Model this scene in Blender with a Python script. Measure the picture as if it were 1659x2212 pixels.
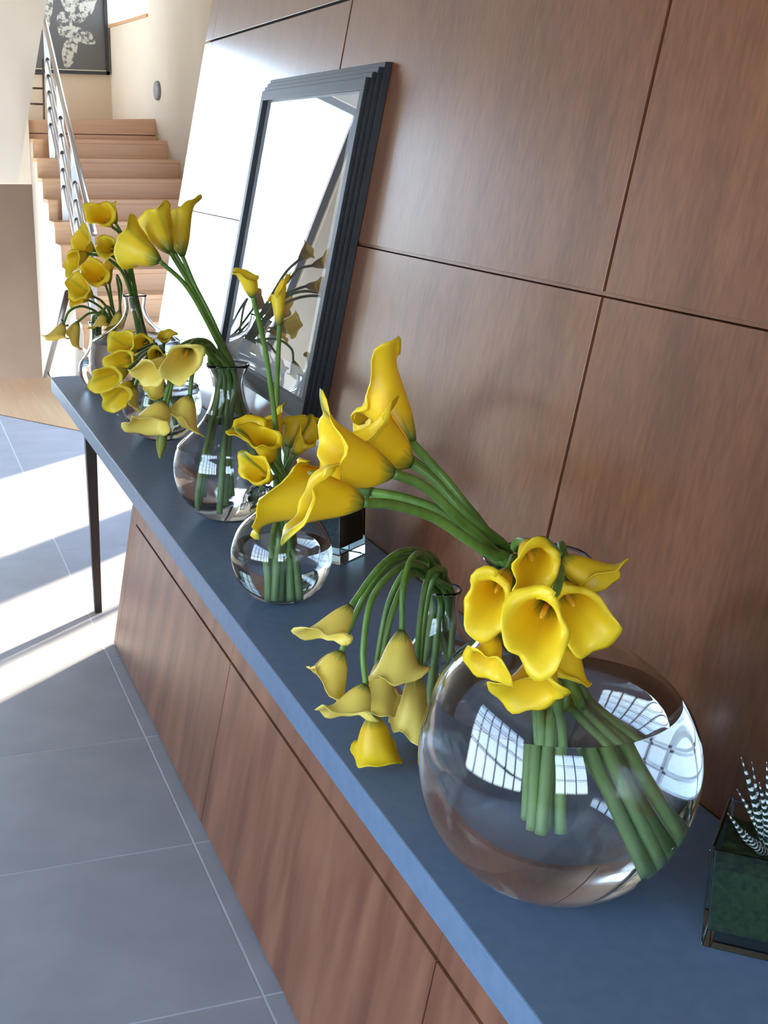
import bpy, math, random
from mathutils import Vector, Matrix, noise
random.seed(7)
for o in list(bpy.data.objects): bpy.data.objects.remove(o)
scene = bpy.context.scene
C = scene.collection

# ------------------------------------------------------------------ camera
IW, IH = 1659.0, 2212.0
FPX = 2866.2
CAMZ = 1.71
ROW_R = Vector((-0.348, 0.937, 0.013)); ROW_D = Vector((-0.250, -0.079, -0.965))
def _cam_rows():
    a, b, c = 0.26535623, -0.35900739, 0.01392188
    ca, sa, cb, sb, cc, sc = math.cos(a), math.sin(a), math.cos(b), math.sin(b), math.cos(c), math.sin(c)
    Rx = Matrix(((1,0,0),(0,ca,-sa),(0,sa,ca))); Ry = Matrix(((cb,0,sb),(0,1,0),(-sb,0,cb))); Rz = Matrix(((cc,-sc,0),(sc,cc,0),(0,0,1)))
    Bm = Matrix(((0,1,0),(0,0,-1),(1,0,0)))
    return Rz @ Rx @ Ry @ Bm
CM = _cam_rows()
CR, CD, CF = Vector(CM[0]), Vector(CM[1]), Vector(CM[2])
cam = bpy.data.objects.new('camera', bpy.data.cameras.new('camera')); C.objects.link(cam)
cam.data.sensor_fit = 'VERTICAL'; cam.data.sensor_height = 24.0; cam.data.sensor_width = 18.0
cam.data.lens = 24.0 * FPX / IH
cam.data.clip_start = 0.02
mw = Matrix.Identity(4)
for i in range(3):
    mw[i][0] = CR[i]; mw[i][1] = -CD[i]; mw[i][2] = -CF[i]
mw[2][3] = CAMZ
cam.matrix_world = mw
scene.camera = cam

# ------------------------------------------------------------------ light
world = bpy.data.worlds.new('sky'); scene.world = world; world.use_nodes = True
nt = world.node_tree; nt.nodes.clear()
wo = nt.nodes.new('ShaderNodeOutputWorld'); bg = nt.nodes.new('ShaderNodeBackground')
tc = nt.nodes.new('ShaderNodeTexCoord'); sep = nt.nodes.new('ShaderNodeSeparateXYZ'); rmp = nt.nodes.new('ShaderNodeValToRGB')
nt.links.new(tc.outputs['Generated'], sep.inputs[0]); nt.links.new(sep.outputs['Z'], rmp.inputs[0])
rmp.color_ramp.elements[0].position = 0.0; rmp.color_ramp.elements[0].color = (0.68, 0.84, 1.0, 1)
rmp.color_ramp.elements[1].position = 0.7; rmp.color_ramp.elements[1].color = (0.30, 0.54, 1.0, 1)
nt.links.new(rmp.outputs[0], bg.inputs['Color']); nt.links.new(bg.outputs[0], wo.inputs['Surface'])
bg.inputs['Strength'].default_value = 6.5

SUN_AZ = math.radians(47.0); SUN_EL = math.radians(25.0)
sun = bpy.data.objects.new('sun', bpy.data.lights.new('sun', 'SUN')); C.objects.link(sun)
sdir = Vector((math.cos(SUN_AZ) * math.cos(SUN_EL), math.sin(SUN_AZ) * math.cos(SUN_EL), math.sin(SUN_EL)))
sun.rotation_euler = sdir.to_track_quat('Z', 'Y').to_euler(); sun.location = sdir * 30
sun.data.energy = 13.5; sun.data.angle = 0.02; sun.data.color = (1.0, 0.86, 0.66)

scene.view_settings.view_transform = 'Standard'; scene.view_settings.look = 'None'
scene.view_settings.gamma = 1.0; scene.view_settings.use_curve_mapping = False
scene.view_settings.exposure = 1.0

# ------------------------------------------------------------------ helpers
def ray(px, py):
    return CR * ((px - IW / 2) / FPX) + CD * ((py - IH / 2) / FPX) + CF
CAM = Vector((0, 0, CAMZ))
def atx(px, py, X): d = ray(px, py); return CAM + d * (X / d.x)
def aty(px, py, Y): d = ray(px, py); return CAM + d * (Y / d.y)
def atz(px, py, Z): d = ray(px, py); return CAM + d * ((Z - CAMZ) / d.z)

def mesh_obj(name, verts, faces, mat=None, parent=None, smooth=False, uvs=None):
    me = bpy.data.meshes.new(name)
    me.from_pydata([tuple(v) for v in verts], [], faces)
    me.update()
    if uvs is not None:
        uvl = me.uv_layers.new(name='UVMap')
        for lp in me.loops: uvl.data[lp.index].uv = uvs[lp.vertex_index]
    if smooth:
        for p in me.polygons: p.use_smooth = True
    o = bpy.data.objects.new(name, me); C.objects.link(o)
    if mat: me.materials.append(mat)
    if parent is not None: o.parent = parent
    return o
def recalc(o):
    import bmesh
    bm = bmesh.new(); bm.from_mesh(o.data); bmesh.ops.recalc_face_normals(bm, faces=bm.faces); bm.to_mesh(o.data); bm.free()
    return o
def hexa(name, c8, mat=None, parent=None, bevel=0.0):
    """c8: bottom ring of four points then top ring of four"""
    f = [(0,3,2,1),(4,5,6,7),(0,1,5,4),(1,2,6,5),(2,3,7,6),(3,0,4,7)]
    o = recalc(mesh_obj(name, c8, f, mat, parent))
    if bevel:
        m = o.modifiers.new('bevel', 'BEVEL'); m.width = bevel; m.segments = 2
    return o
def box(name, lo, hi, mat=None, parent=None, bevel=0.0):
    x0,y0,z0 = lo; x1,y1,z1 = hi
    return hexa(name, [(x0,y0,z0),(x1,y0,z0),(x1,y1,z0),(x0,y1,z0),(x0,y0,z1),(x1,y0,z1),(x1,y1,z1),(x0,y1,z1)], mat, parent, bevel)
def prism(name, poly, z0, z1, mat=None, parent=None):
    n = len(poly)
    v = [(x,y,z0) for x,y in poly] + [(x,y,z1) for x,y in poly]
    f = [tuple(range(n))[::-1], tuple(range(n, 2*n))] + [(i,(i+1)%n,n+(i+1)%n,n+i) for i in range(n)]
    return recalc(mesh_obj(name, v, f, mat, parent))
def empty(name, loc=(0,0,0)):
    o = bpy.data.objects.new(name, None); C.objects.link(o); o.location = loc; o.empty_display_size = 0.05
    return o
def tag(o, label=None, cat=None, group=None, kind=None):
    if label: o['label'] = label
    if cat: o['category'] = cat
    if group: o['group'] = group
    if kind: o['kind'] = kind
    return o
def local(parent, pts):
    L = parent.location
    return [Vector(p) - L for p in pts]
def catmull(pts, per=6):
    P = [Vector(p) for p in pts]
    P = [P[0]*2-P[1]] + P + [P[-1]*2-P[-2]]
    out = []
    for i in range(1, len(P)-2):
        a,b,c,d = P[i-1],P[i],P[i+1],P[i+2]
        for k in range(per):
            t = k/per
            out.append(0.5*((2*b)+(c-a)*t+(2*a-5*b+4*c-d)*t*t+(3*b-a-3*c+d)*t**3))
    out.append(P[-2].copy())
    return out
def tube_data(pts, rad, n=10, cap=True):
    """pts smooth list; rad function of 0..1"""
    verts, faces, uvs = [], [], []
    m = len(pts)
    t0 = (pts[1]-pts[0]).normalized()
    u = t0.orthogonal().normalized()
    prev = t0
    for i,p in enumerate(pts):
        t = (pts[min(i+1,m-1)]-pts[max(i-1,0)]).normalized()
        q = prev.rotation_difference(t); u = q @ u; u = (u - t*u.dot(t)).normalized(); w = t.cross(u); prev = t
        r = rad(i/(m-1))
        for k in range(n):
            a = 2*math.pi*k/n
            verts.append(p+u*(r*math.cos(a))+w*(r*math.sin(a))); uvs.append((k/n, i/(m-1)))
    for i in range(m-1):
        for k in range(n):
            a=i*n+k; b=i*n+(k+1)%n
            faces.append((a,b,b+n,a+n))
    if cap:
        faces.append(tuple(range(n))[::-1]); faces.append(tuple(range((m-1)*n, m*n)))
    return verts, faces, uvs
def tube(name, pts, rad, mat, parent=None, n=10):
    rf = rad if callable(rad) else (lambda t: rad)
    v,f,uv = tube_data([Vector(p) for p in pts], rf, n)
    return mesh_obj(name, v, f, mat, parent, True, uv)
def revolve(prof, n=64, off=None):
    """prof: list of (r,z); first and last may sit on the axis"""
    verts, faces, idx = [], [], []
    for r,z in prof:
        dx,dy = off(z) if off else (0,0)
        if r < 1e-6:
            idx.append([len(verts)]); verts.append((dx,dy,z))
        else:
            idx.append(list(range(len(verts), len(verts)+n)))
            for k in range(n):
                a = 2*math.pi*k/n
                verts.append((r*math.cos(a)+dx, r*math.sin(a)+dy, z))
    for A,Bq in zip(idx, idx[1:]):
        for k in range(n):
            a,b = A[k%len(A)], A[(k+1)%len(A)]; c,d = Bq[(k+1)%len(Bq)], Bq[k%len(Bq)]
            f = []
            for q in (a,b,c,d):
                if q not in f: f.append(q)
            if len(f) > 2: faces.append(tuple(f))
    return verts, faces

# ------------------------------------------------------------------ materials
def mat(name, color, rough=0.5, **kw):
    m = bpy.data.materials.new(name); m.use_nodes = True
    b = m.node_tree.nodes['Principled BSDF']
    b.inputs['Base Color'].default_value = (*color, 1); b.inputs['Roughness'].default_value = rough
    for k,v in kw.items(): b.inputs[k].default_value = v
    return m
def noisy(name, c1, c2, rough=0.6, scale=(6,6,6), detail=4.0, bump=0.0, bscale=200.0, coords='Object', lo=0.35, hi=0.65, **kw):
    m = mat(name, c1, rough, **kw); t = m.node_tree; b = t.nodes['Principled BSDF']
    tc = t.nodes.new('ShaderNodeTexCoord'); mp = t.nodes.new('ShaderNodeMapping'); nz = t.nodes.new('ShaderNodeTexNoise'); cr = t.nodes.new('ShaderNodeValToRGB')
    t.links.new(tc.outputs[coords], mp.inputs[0]); mp.inputs['Scale'].default_value = scale
    t.links.new(mp.outputs[0], nz.inputs['Vector']); nz.inputs['Scale'].default_value = 1.0; nz.inputs['Detail'].default_value = detail
    t.links.new(nz.outputs['Fac'], cr.inputs[0])
    cr.color_ramp.elements[0].position = lo; cr.color_ramp.elements[0].color = (*c1,1)
    cr.color_ramp.elements[1].position = hi; cr.color_ramp.elements[1].color = (*c2,1)
    t.links.new(cr.outputs[0], b.inputs['Base Color'])
    if bump:
        n2 = t.nodes.new('ShaderNodeTexNoise'); n2.inputs['Scale'].default_value = bscale; bp = t.nodes.new('ShaderNodeBump')
        t.links.new(tc.outputs['Object'], n2.inputs['Vector']); t.links.new(n2.outputs['Fac'], bp.inputs['Height'])
        bp.inputs['Strength'].default_value = bump; bp.inputs['Distance'].default_value = 0.002
        t.links.new(bp.outputs[0], b.inputs['Normal'])
    return m
def wood(name, dark, light, rough, fine=(70,70,1.2), broad=(5,5,0.35), coat=0.0, contrast=0.5, crough=None):
    m = mat(name, dark, rough); t = m.node_tree; b = t.nodes['Principled BSDF']
    b.inputs['Coat Weight'].default_value = coat; b.inputs['Coat Roughness'].default_value = rough if crough is None else crough
    tc = t.nodes.new('ShaderNodeTexCoord')
    def layer(scale, detail):
        mp = t.nodes.new('ShaderNodeMapping'); nz = t.nodes.new('ShaderNodeTexNoise')
        t.links.new(tc.outputs['Object'], mp.inputs[0]); mp.inputs['Scale'].default_value = scale
        t.links.new(mp.outputs[0], nz.inputs['Vector']); nz.inputs['Scale'].default_value = 1.0; nz.inputs['Detail'].default_value = detail
        return nz
    a = layer(fine, 3.0); c = layer(broad, 2.0)
    mx = t.nodes.new('ShaderNodeMix'); mx.data_type = 'FLOAT'; mx.inputs[0].default_value = contrast
    t.links.new(a.outputs['Fac'], mx.inputs[2]); t.links.new(c.outputs['Fac'], mx.inputs[3])
    cr = t.nodes.new('ShaderNodeValToRGB'); t.links.new(mx.outputs[0], cr.inputs[0])
    cr.color_ramp.elements[0].position = 0.36; cr.color_ramp.elements[0].color = (*dark,1)
    cr.color_ramp.elements[1].position = 0.66; cr.color_ramp.elements[1].color = (*light,1)
    t.links.new(cr.outputs[0], b.inputs['Base Color'])
    return m

M = {}
M['cherry'] = wood('cherry_veneer', (0.150,0.048,0.018), (0.250,0.090,0.036), 0.32, (90,90,2.0), (7,7,0.5), coat=0.8, crough=0.15)
M['cherry_cab'] = wood('cherry_cabinet', (0.215,0.074,0.035), (0.37,0.150,0.075), 0.36, (60,60,1.0), (11,11,0.25), coat=0.1, contrast=0.8)
M['recess'] = mat('joint_recess', (0.030,0.012,0.008), 0.7)
M['tabletop'] = noisy('slate_laminate', (0.135,0.205,0.305), (0.155,0.230,0.335), 0.45, (40,40,40), bump=0.08, bscale=500)
M['steel_black'] = mat('black_steel', (0.012,0.010,0.009), 0.45)
M['tile'] = noisy('stone_tile', (0.345,0.345,0.355), (0.405,0.40,0.41), 0.42, (5,5,5), detail=6, bump=0.05, bscale=300)
M['grout'] = mat('grout', (0.60,0.60,0.62), 0.8)
M['oak'] = wood('oak_floor', (0.56,0.30,0.125), (0.68,0.40,0.18), 0.38, (1.5,45,45), (0.4,6,6))
M['stair_oak'] = wood('oak_stair', (0.49,0.255,0.120), (0.58,0.325,0.165), 0.40, (45,2.0,45), (6,0.5,6))
M['white_wall'] = noisy('white_plaster', (0.55,0.455,0.35), (0.58,0.48,0.37), 0.8, (3,3,3))
M['cream_wall'] = noisy('cream_plaster', (0.58,0.475,0.345), (0.61,0.50,0.365), 0.8, (3,3,3))
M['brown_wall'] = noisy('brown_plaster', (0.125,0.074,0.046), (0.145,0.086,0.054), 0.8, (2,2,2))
M['ceiling'] = mat('ceiling_timber', (0.24,0.19,0.15), 0.8)
M['taupe_wall'] = noisy('taupe_plaster', (0.20,0.165,0.135), (0.235,0.195,0.16), 0.8, (2,2,2))
M['steel'] = mat('brushed_steel', (0.62,0.62,0.62), 0.28, Metallic=1.0)
M['dark_steel'] = mat('dark_bronze', (0.10,0.075,0.06), 0.4, Metallic=0.6)
M['frame_black'] = wood('black_stained_wood', (0.007,0.007,0.008), (0.020,0.020,0.022), 0.45, (2,60,60), (1,5,5))
M['mat_board'] = mat('mat_board', (0.80,0.82,0.84), 0.7)
M['window_frame'] = mat('window_frame', (0.06,0.06,0.065), 0.5)
M['mullion'] = mat('white_mullion', (0.55,0.53,0.50), 0.6)

def glass_mat(name, color=(1,1,1), ior=1.45, rough=0.0):
    m = bpy.data.materials.new(name); m.use_nodes = True; t = m.node_tree; t.nodes.clear()
    o = t.nodes.new('ShaderNodeOutputMaterial'); g = t.nodes.new('ShaderNodeBsdfGlass')
    g.inputs['Color'].default_value = (*color,1); g.inputs['IOR'].default_value = ior; g.inputs['Roughness'].default_value = rough
    t.links.new(g.outputs[0], o.inputs[0]); return m
M['glass'] = glass_mat('clear_glass', (0.985,0.992,0.990), 1.47)
M['thick_glass'] = glass_mat('thick_green_glass', (0.90,0.96,0.94), 1.5)
M['water'] = glass_mat('water', (0.985,0.995,0.995), 1.333)
M['pane'] = glass_mat('picture_pane', (1,1,1), 1.5)

def petal_mat(name, col, deep, green, gbase=0.26):
    """UV: u around the spathe (0.5 = midrib), v from base to rim"""
    m = mat(name, col, 0.42); t = m.node_tree; b = t.nodes['Principled BSDF']
    uv = t.nodes.new('ShaderNodeUVMap'); sp = t.nodes.new('ShaderNodeSeparateXYZ'); t.links.new(uv.outputs[0], sp.inputs[0])
    def math_(op, a, bq=None, cl=False):
        n = t.nodes.new('ShaderNodeMath'); n.operation = op; n.use_clamp = cl
        for i,x in enumerate((a,bq)):
            if x is None: continue
            if isinstance(x,(int,float)): n.inputs[i].default_value = x
            else: t.links.new(x, n.inputs[i])
        return n.outputs[0]
    nz = t.nodes.new('ShaderNodeTexNoise'); nz.inputs['Scale'].default_value = 30.0
    mpn = t.nodes.new('ShaderNodeMapping'); mpn.inputs['Scale'].default_value = (1.0,0.12,1.0); t.links.new(uv.outputs[0], mpn.inputs[0]); t.links.new(mpn.outputs[0], nz.inputs['Vector'])
    v, u = sp.outputs['Y'], sp.outputs['X']
    # green at the base
    vb = math_('ADD', v, math_('MULTIPLY', math_('SUBTRACT', nz.outputs['Fac'], 0.5), 0.25))
    gb = math_('SUBTRACT', 1.0, math_('DIVIDE', vb, gbase), True)
    # green midrib streaks toward the tip
    du = math_('ABSOLUTE', math_('SUBTRACT', u, 0.5))
    rib = math_('SUBTRACT', 1.0, math_('DIVIDE', math_('ADD', du, math_('MULTIPLY', math_('SUBTRACT', nz.outputs['Fac'], 0.5), 0.05)), 0.045), True)
    tipf = math_('MULTIPLY', rib, green)
    g = math_('MAXIMUM', math_('POWER', gb, 1.0), tipf)
    m1 = t.nodes.new('ShaderNodeMix'); m1.data_type = 'RGBA'; t.links.new(v, m1.inputs[0])
    m1.inputs[6].default_value = (*deep,1); m1.inputs[7].default_value = (*col,1)
    m2 = t.nodes.new('ShaderNodeMix'); m2.data_type = 'RGBA'; t.links.new(g, m2.inputs[0]); t.links.new(m1.outputs[2], m2.inputs[6])
    m2.inputs[7].default_value = (0.105,0.185,0.030,1)
    t.links.new(m2.outputs[2], b.inputs['Base Color'])
    tr = t.nodes.new('ShaderNodeBsdfTranslucent'); t.links.new(m2.outputs[2], tr.inputs['Color'])
    mxs = t.nodes.new('ShaderNodeMixShader'); mxs.inputs[0].default_value = 0.30
    out = t.nodes['Material Output']
    t.links.new(b.outputs[0], mxs.inputs[1]); t.links.new(tr.outputs[0], mxs.inputs[2]); t.links.new(mxs.outputs[0], out.inputs['Surface'])
    return m
M['spathe_gold'] = petal_mat('spathe_gold', (1.0,0.74,0.016), (0.98,0.63,0.008), 0.85)
M['spathe_plain'] = petal_mat('spathe_plain', (1.0,0.75,0.022), (0.98,0.61,0.010), 0.05)
M['spathe_pale'] = petal_mat('spathe_pale', (1.0,0.83,0.19), (1.0,0.77,0.12), 0.05, 0.24)
M['spathe_far'] = petal_mat('spathe_far', (0.98,0.76,0.035), (0.90,0.62,0.02), 0.25, 0.30)
M['spathe_bud'] = petal_mat('spathe_bud', (0.46,0.42,0.06), (0.16,0.24,0.04), 0.7, 0.75)
M['spadix'] = noisy('spadix_yellow', (0.75,0.36,0.01), (0.85,0.48,0.03), 0.7, (300,300,300))
M['throat'] = M['spadix']
def stem_mat(name, a, bcol, cut):
    """green above, paler toward the cut end (UV v = 0)"""
    m = noisy(name, a, bcol, 0.38, (60,60,8), detail=3); t = m.node_tree; b = t.nodes['Principled BSDF']
    src = b.inputs['Base Color'].links[0].from_socket
    uv = t.nodes.new('ShaderNodeUVMap'); sp = t.nodes.new('ShaderNodeSeparateXYZ'); t.links.new(uv.outputs[0], sp.inputs[0])
    mr = t.nodes.new('ShaderNodeMapRange'); mr.inputs[1].default_value = 0.05; mr.inputs[2].default_value = 0.34; t.links.new(sp.outputs['Y'], mr.inputs[0])
    mx = t.nodes.new('ShaderNodeMix'); mx.data_type = 'RGBA'; t.links.new(mr.outputs[0], mx.inputs[0]); mx.inputs[6].default_value = (*cut,1); t.links.new(src, mx.inputs[7])
    t.links.new(mx.outputs[2], b.inputs['Base Color']); return m
M['stem'] = stem_mat('stem_green', (0.088,0.175,0.020), (0.145,0.260,0.042), (0.40,0.58,0.22))
M['moss'] = noisy('moss', (0.010,0.022,0.006), (0.035,0.060,0.012), 0.9, (120,120,120), bump=0.8, bscale=150)
M['soil'] = noisy('dark_soil', (0.008,0.009,0.008), (0.022,0.022,0.018), 0.95, (150,150,150), bump=0.8, bscale=120)

# zebra leaf with white bands across the leaf
def zebra():
    m = mat('zebra_leaf', (0.012,0.030,0.016), 0.45); t = m.node_tree; b = t.nodes['Principled BSDF']
    uv = t.nodes.new('ShaderNodeUVMap'); mp = t.nodes.new('ShaderNodeMapping'); wv = t.nodes.new('ShaderNodeTexWave'); cr = t.nodes.new('ShaderNodeValToRGB')
    t.links.new(uv.outputs[0], mp.inputs[0]); t.links.new(mp.outputs[0], wv.inputs['Vector'])
    wv.wave_type = 'BANDS'; wv.bands_direction = 'Y'; wv.inputs['Scale'].default_value = 4.2; wv.inputs['Distortion'].default_value = 2.0; wv.inputs['Detail Scale'].default_value = 3.0
    t.links.new(wv.outputs['Fac'], cr.inputs[0])
    cr.color_ramp.elements[0].position = 0.62; cr.color_ramp.elements[0].color = (0.010,0.028,0.016,1)
    cr.color_ramp.elements[1].position = 0.74; cr.color_ramp.elements[1].color = (0.72,0.76,0.74,1)
    t.links.new(cr.outputs[0], b.inputs['Base Color']); return m
M['zebra'] = zebra()

# ================================================================== SETTING
LEAN = 0.20                     # the panelled wall and the cabinet front lean back
TABLE_Z = 0.75
def wall_y(z): return 1.109 + LEAN * (z - TABLE_Z)
TS = 0.671

# --- floor: stone tiles in their grout bed, oak landing beyond
def wood_edge(x): return 0.643 - (x - 8.94) * 0.63      # y of the diagonal edge between stone and oak
floor = tag(box('floor', (-2.6,-3.4,-0.12), (9.6,2.9,-0.0008), M['grout']), kind='structure')
tile_me = None
TX0, TY0 = 3.015 - TS*8, 0.625 - TS*6
for i in range(20):
    for j in range(10):
        x0, y0 = TX0 + i*TS, TY0 + j*TS
        cx_, cy_ = x0 + TS/2, y0 + TS/2
        if x0 < -2.5 or x0+TS > 9.6 or y0 < -3.4 or y0+TS > 2.9: continue
        if cy_ > wood_edge(cx_) + 0.75: continue
        if tile_me is None:
            o = box('tile', (-TS/2+0.002,-TS/2+0.002,-0.02), (TS/2-0.002,TS/2-0.002,0.0), M['tile'], floor, bevel=0.0015)
            tile_me = o.data
        else:
            o = bpy.data.objects.new('tile', tile_me); C.objects.link(o); o.parent = floor
            md = o.modifiers.new('bevel','BEVEL'); md.width = 0.0015; md.segments = 2
        o.location = (cx_, cy_, 0)
xe = lambda y: 8.94 - (y - 0.643)/0.63
oak = prism('floor_landing', [(xe(2.9),2.9),(10.32,2.9),(10.32,xe(0)*0-0.226),(xe(-0.226),-0.226)], -0.20, 0.004, M['oak'])
tag(oak, kind='structure'); oak.name = 'floor_landing'

# --- leaning cherry wall, one object per panel
JX = [-1.48, 0.355, 2.19, 4.03, 5.86, 6.0]
JZ = [0.763, 1.46, 2.157, 2.854, 3.40]
def lean_pt(x, z, off): return (x, wall_y(z) + off, z)
def lean_box(name, x0, x1, z0, z1, front, back, m, parent, bevel=0.0):
    v = [lean_pt(x0,z0,front),lean_pt(x1,z0,front),lean_pt(x1,z0,back),lean_pt(x0,z0,back),
         lean_pt(x0,z1,front),lean_pt(x1,z1,front),lean_pt(x1,z1,back),lean_pt(x0,z1,back)]
    return hexa(name, v, m, parent, bevel)
wallr = tag(lean_box('wall_right', -2.6, 5.995, 0.70, 3.40, 0.022, 0.12, M['recess'], None), kind='structure')
for i in range(len(JX)-1):
    for j in range(len(JZ)-1):
        gx = 0.006 if i < 4 else 0.0012
        x0 = JX[i] + (0.006 if i < 4 else 0.0010); x1 = JX[i+1] - (gx if i != 3 else 0.0010)
        if i == 4: x1 = 6.0
        z0 = JZ[j] + 0.0035; z1 = JZ[j+1] - 0.0065
        if j == 0: z0 = JZ[0]
        p = lean_box('panel', x0, x1, z0, z1, 0.0, 0.021, M['cherry'], wallr, 0.0008)
for zj in JZ[1:2]:
    lean_box('joint_strip', -2.6, 5.99, zj-0.0042, zj+0.0040, 0.006, 0.0225, M['cherry'], wallr)
box('panel_reveal', (-2.6, 1.112, 0.745), (5.99, 1.13, 0.764), M['cherry'], wallr)

# --- cabinet under the worktop: leaning face, doors
cab = tag(empty('base_cabinet', (2.0, 0.9, 0.0)), 'long cherry base cabinet with a leaning front under the blue-grey worktop', 'cabinet')
def cab_y(z): return 0.664 + LEAN * z
def cab_box(name, x0, x1, z0, z1, front, back, m, bevel=0.0):
    v = [(x0,cab_y(z0)+front,z0),(x1,cab_y(z0)+front,z0),(x1,back,z0),(x0,back,z0),(x0,cab_y(z1)+front,z1),(x1,cab_y(z1)+front,z1),(x1,back,z1),(x0,back,z1)]
    return hexa(name, local(cab, v), m, cab, bevel)
cab_box('body', -2.0, 4.47, 0.003, 0.688, 0.020, 1.09, M['recess'])
DX = [-2.0, -0.98, 0.38, 1.735, 3.107, 4.46]
for a,b_ in zip(DX, DX[1:]):
    cab_box('door', a+0.003, b_-0.002, 0.006, 0.441, 0.0, cab_y(0.0)+0.13, M['cherry_cab'], 0.001)
    cab_box('apron', a+0.0005, b_-0.0005, 0.449, 0.690, 0.0, cab_y(0.45)+0.07, M['cherry_cab'], 0.001)
v = []
v = [(4.4605,cab_y(0.004),0.004),(4.50,cab_y(0.004),0.004),(4.50,1.095,0.004),(4.4605,1.095,0.004),(4.4605,cab_y(0.69),0.69),(4.60,cab_y(0.69),0.69),(4.60,1.095,0.69),(4.4605,1.095,0.69)]
hexa('end_panel', local(cab,v), M['cherry_cab'], cab, 0.001)

# --- worktop on a black leg
con = tag(empty('console_table', (4.0, 0.87, 0.0)), 'long blue-grey worktop carrying the vases, cantilevered on a thin black leg', 'table')
def rounded_end(x0, x1, y0, y1, r, n=8):
    p = [(x0,y0)]
    for k in range(n+1):
        a = -math.pi/2 + k*math.pi/2/n; p.append((x1-r+r*math.cos(a), y0+r+r*math.sin(a)))
    p += [(x1,y1),(x0,y1)]
    return p
tt = prism('tabletop', [(x-4.0,y-0.87) for x,y in rounded_end(-2.0, 5.835, 0.636, 1.1105, 0.05)], 0.692, 0.75, M['tabletop'], con)
md = tt.modifiers.new('bevel','BEVEL'); md.width = 0.003; md.segments = 2
lg = []
for z,w in ((0.0,0.013),(0.692,0.020)):
    lg += [(4.86-w-4.0,0.664-w-0.87,z),(4.86+w-4.0,0.664-w-0.87,z),(4.86+w-4.0,0.664+w-0.87,z),(4.86-w-4.0,0.664+w-0.87,z)]
hexa('leg', lg, M['steel_black'], con)
box('bracket', (4.62-4.0,0.655-0.87,0.676), (5.0-4.0,0.70-0.87,0.694), M['steel_black'], con)

# --- enclosure: ceiling, glazed walls
tag(box('ceiling', (-2.6,-3.4,3.40), (8.6,2.9,3.55), M['ceiling']), kind='structure')
tag(box('ceiling_stair', (8.6,-3.4,4.55), (14.5,3.0,4.7), M['ceiling']), kind='structure')
tag(box('wall_drop', (8.5,-3.4,3.40), (8.6,2.9,4.6), M['white_wall']), kind='structure')
def window(name, axis, pos, a0, a1, z0, z1, na, nz_, w=0.05, d=0.06, m=None):
    """open frame with bars; axis 'x': the wall runs along x at y=pos"""
    m = m or M['window_frame']
    e = empty(name, ((a0+a1)/2, pos, z0) if axis == 'x' else (pos, (a0+a1)/2, z0)); tag(e, kind='structure')
    def bar(nm, u0,u1,v0,v1):
        lo,hi = ((u0,pos-d/2,v0),(u1,pos+d/2,v1)) if axis == 'x' else ((pos-d/2,u0,v0),(pos+d/2,u1,v1))
        lo = Vector(lo)-e.location; hi = Vector(hi)-e.location
        return box(nm, lo, hi, m, e)
    bar('frame',a0,a1,z0,z0+w); bar('frame',a0,a1,z1-w,z1); bar('frame',a0,a0+w,z0,z1); bar('frame',a1-w,a1,z0,z1)
    for i in range(1,na):
        u = a0+(a1-a0)*i/na; bar('mullion',u-w/2,u+w/2,z0,z1)
    for j in range(1,nz_):
        v_ = z0+(z1-z0)*j/nz_; bar('transom',a0,a1,v_-w/3,v_+w/3)
    return e
# wall on the room side (y = -3.3), with a gridded window beside the camera and solid further on
wl = -3.3
tag(box('wall_left', (-2.6,wl-0.1,0), (-1.4,wl+0.1,3.4), M['white_wall']), kind='structure')
for k,(lo,hi) in enumerate((((-1.4,wl-0.1,0),(2.6,wl+0.1,0.6)),((-1.4,wl-0.1,2.9),(2.6,wl+0.1,3.4)),((2.6,wl-0.1,0),(8.6,wl+0.1,3.4)),((8.6,wl-0.1,-3.2),(13.2,wl+0.1,4.6)))):
    o = box('wall_left', lo, hi, M['taupe_wall']); tag(o, kind='structure')
window('window_1', 'x', wl, -1.4, 2.6, 0.6, 2.9, 6, 4, w=0.08)
# wall behind the camera
for lo,hi in (((-2.7,-3.4,0),(-2.5,-1.6,3.4)),((-2.7,0.4,0),(-2.5,2.9,3.4)),((-2.7,-1.6,0),(-2.5,0.4,0.9)),((-2.7,-1.6,2.6),(-2.5,0.4,3.4))):
    o = box('wall_rear', lo, hi, M['taupe_wall']); tag(o, kind='structure')
window('window_2', 'y', -2.6, -1.6, 0.4, 0.9, 2.6, 3, 3)
# sunny side behind the panelled wall (y = 2.7)
GY = 2.7
gx = lambda x,y: x + (GY-y)/math.tan(SUN_AZ)          # where a floor point's sunbeam crosses that wall
g0, g1, g2, g3 = gx(4.2,0.5)-0.35, gx(5.43,0.709), gx(6.08,0.802), gx(7.51,0.757)
for lo,hi in (((-2.6,GY-0.02,0),(g0,GY+0.02,3.4)),((g1,GY-0.02,0),(g2,GY+0.02,3.4)),((g0,GY-0.02,3.0),(g1,GY+0.02,3.4)),((g2,GY-0.02,3.0),(g3,GY+0.02,3.4))):
    o = box('wall_outer', lo, hi, M['white_wall']); tag(o, kind='structure')
for nm,xm in (('trim_1',gx(4.65,0.50)),('trim_2',gx(4.26,0.44))):
    tag(box(nm, (xm-0.02,GY-0.02,0), (xm+0.02,GY+0.02,3.0), M['mullion']), kind='structure')
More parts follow.
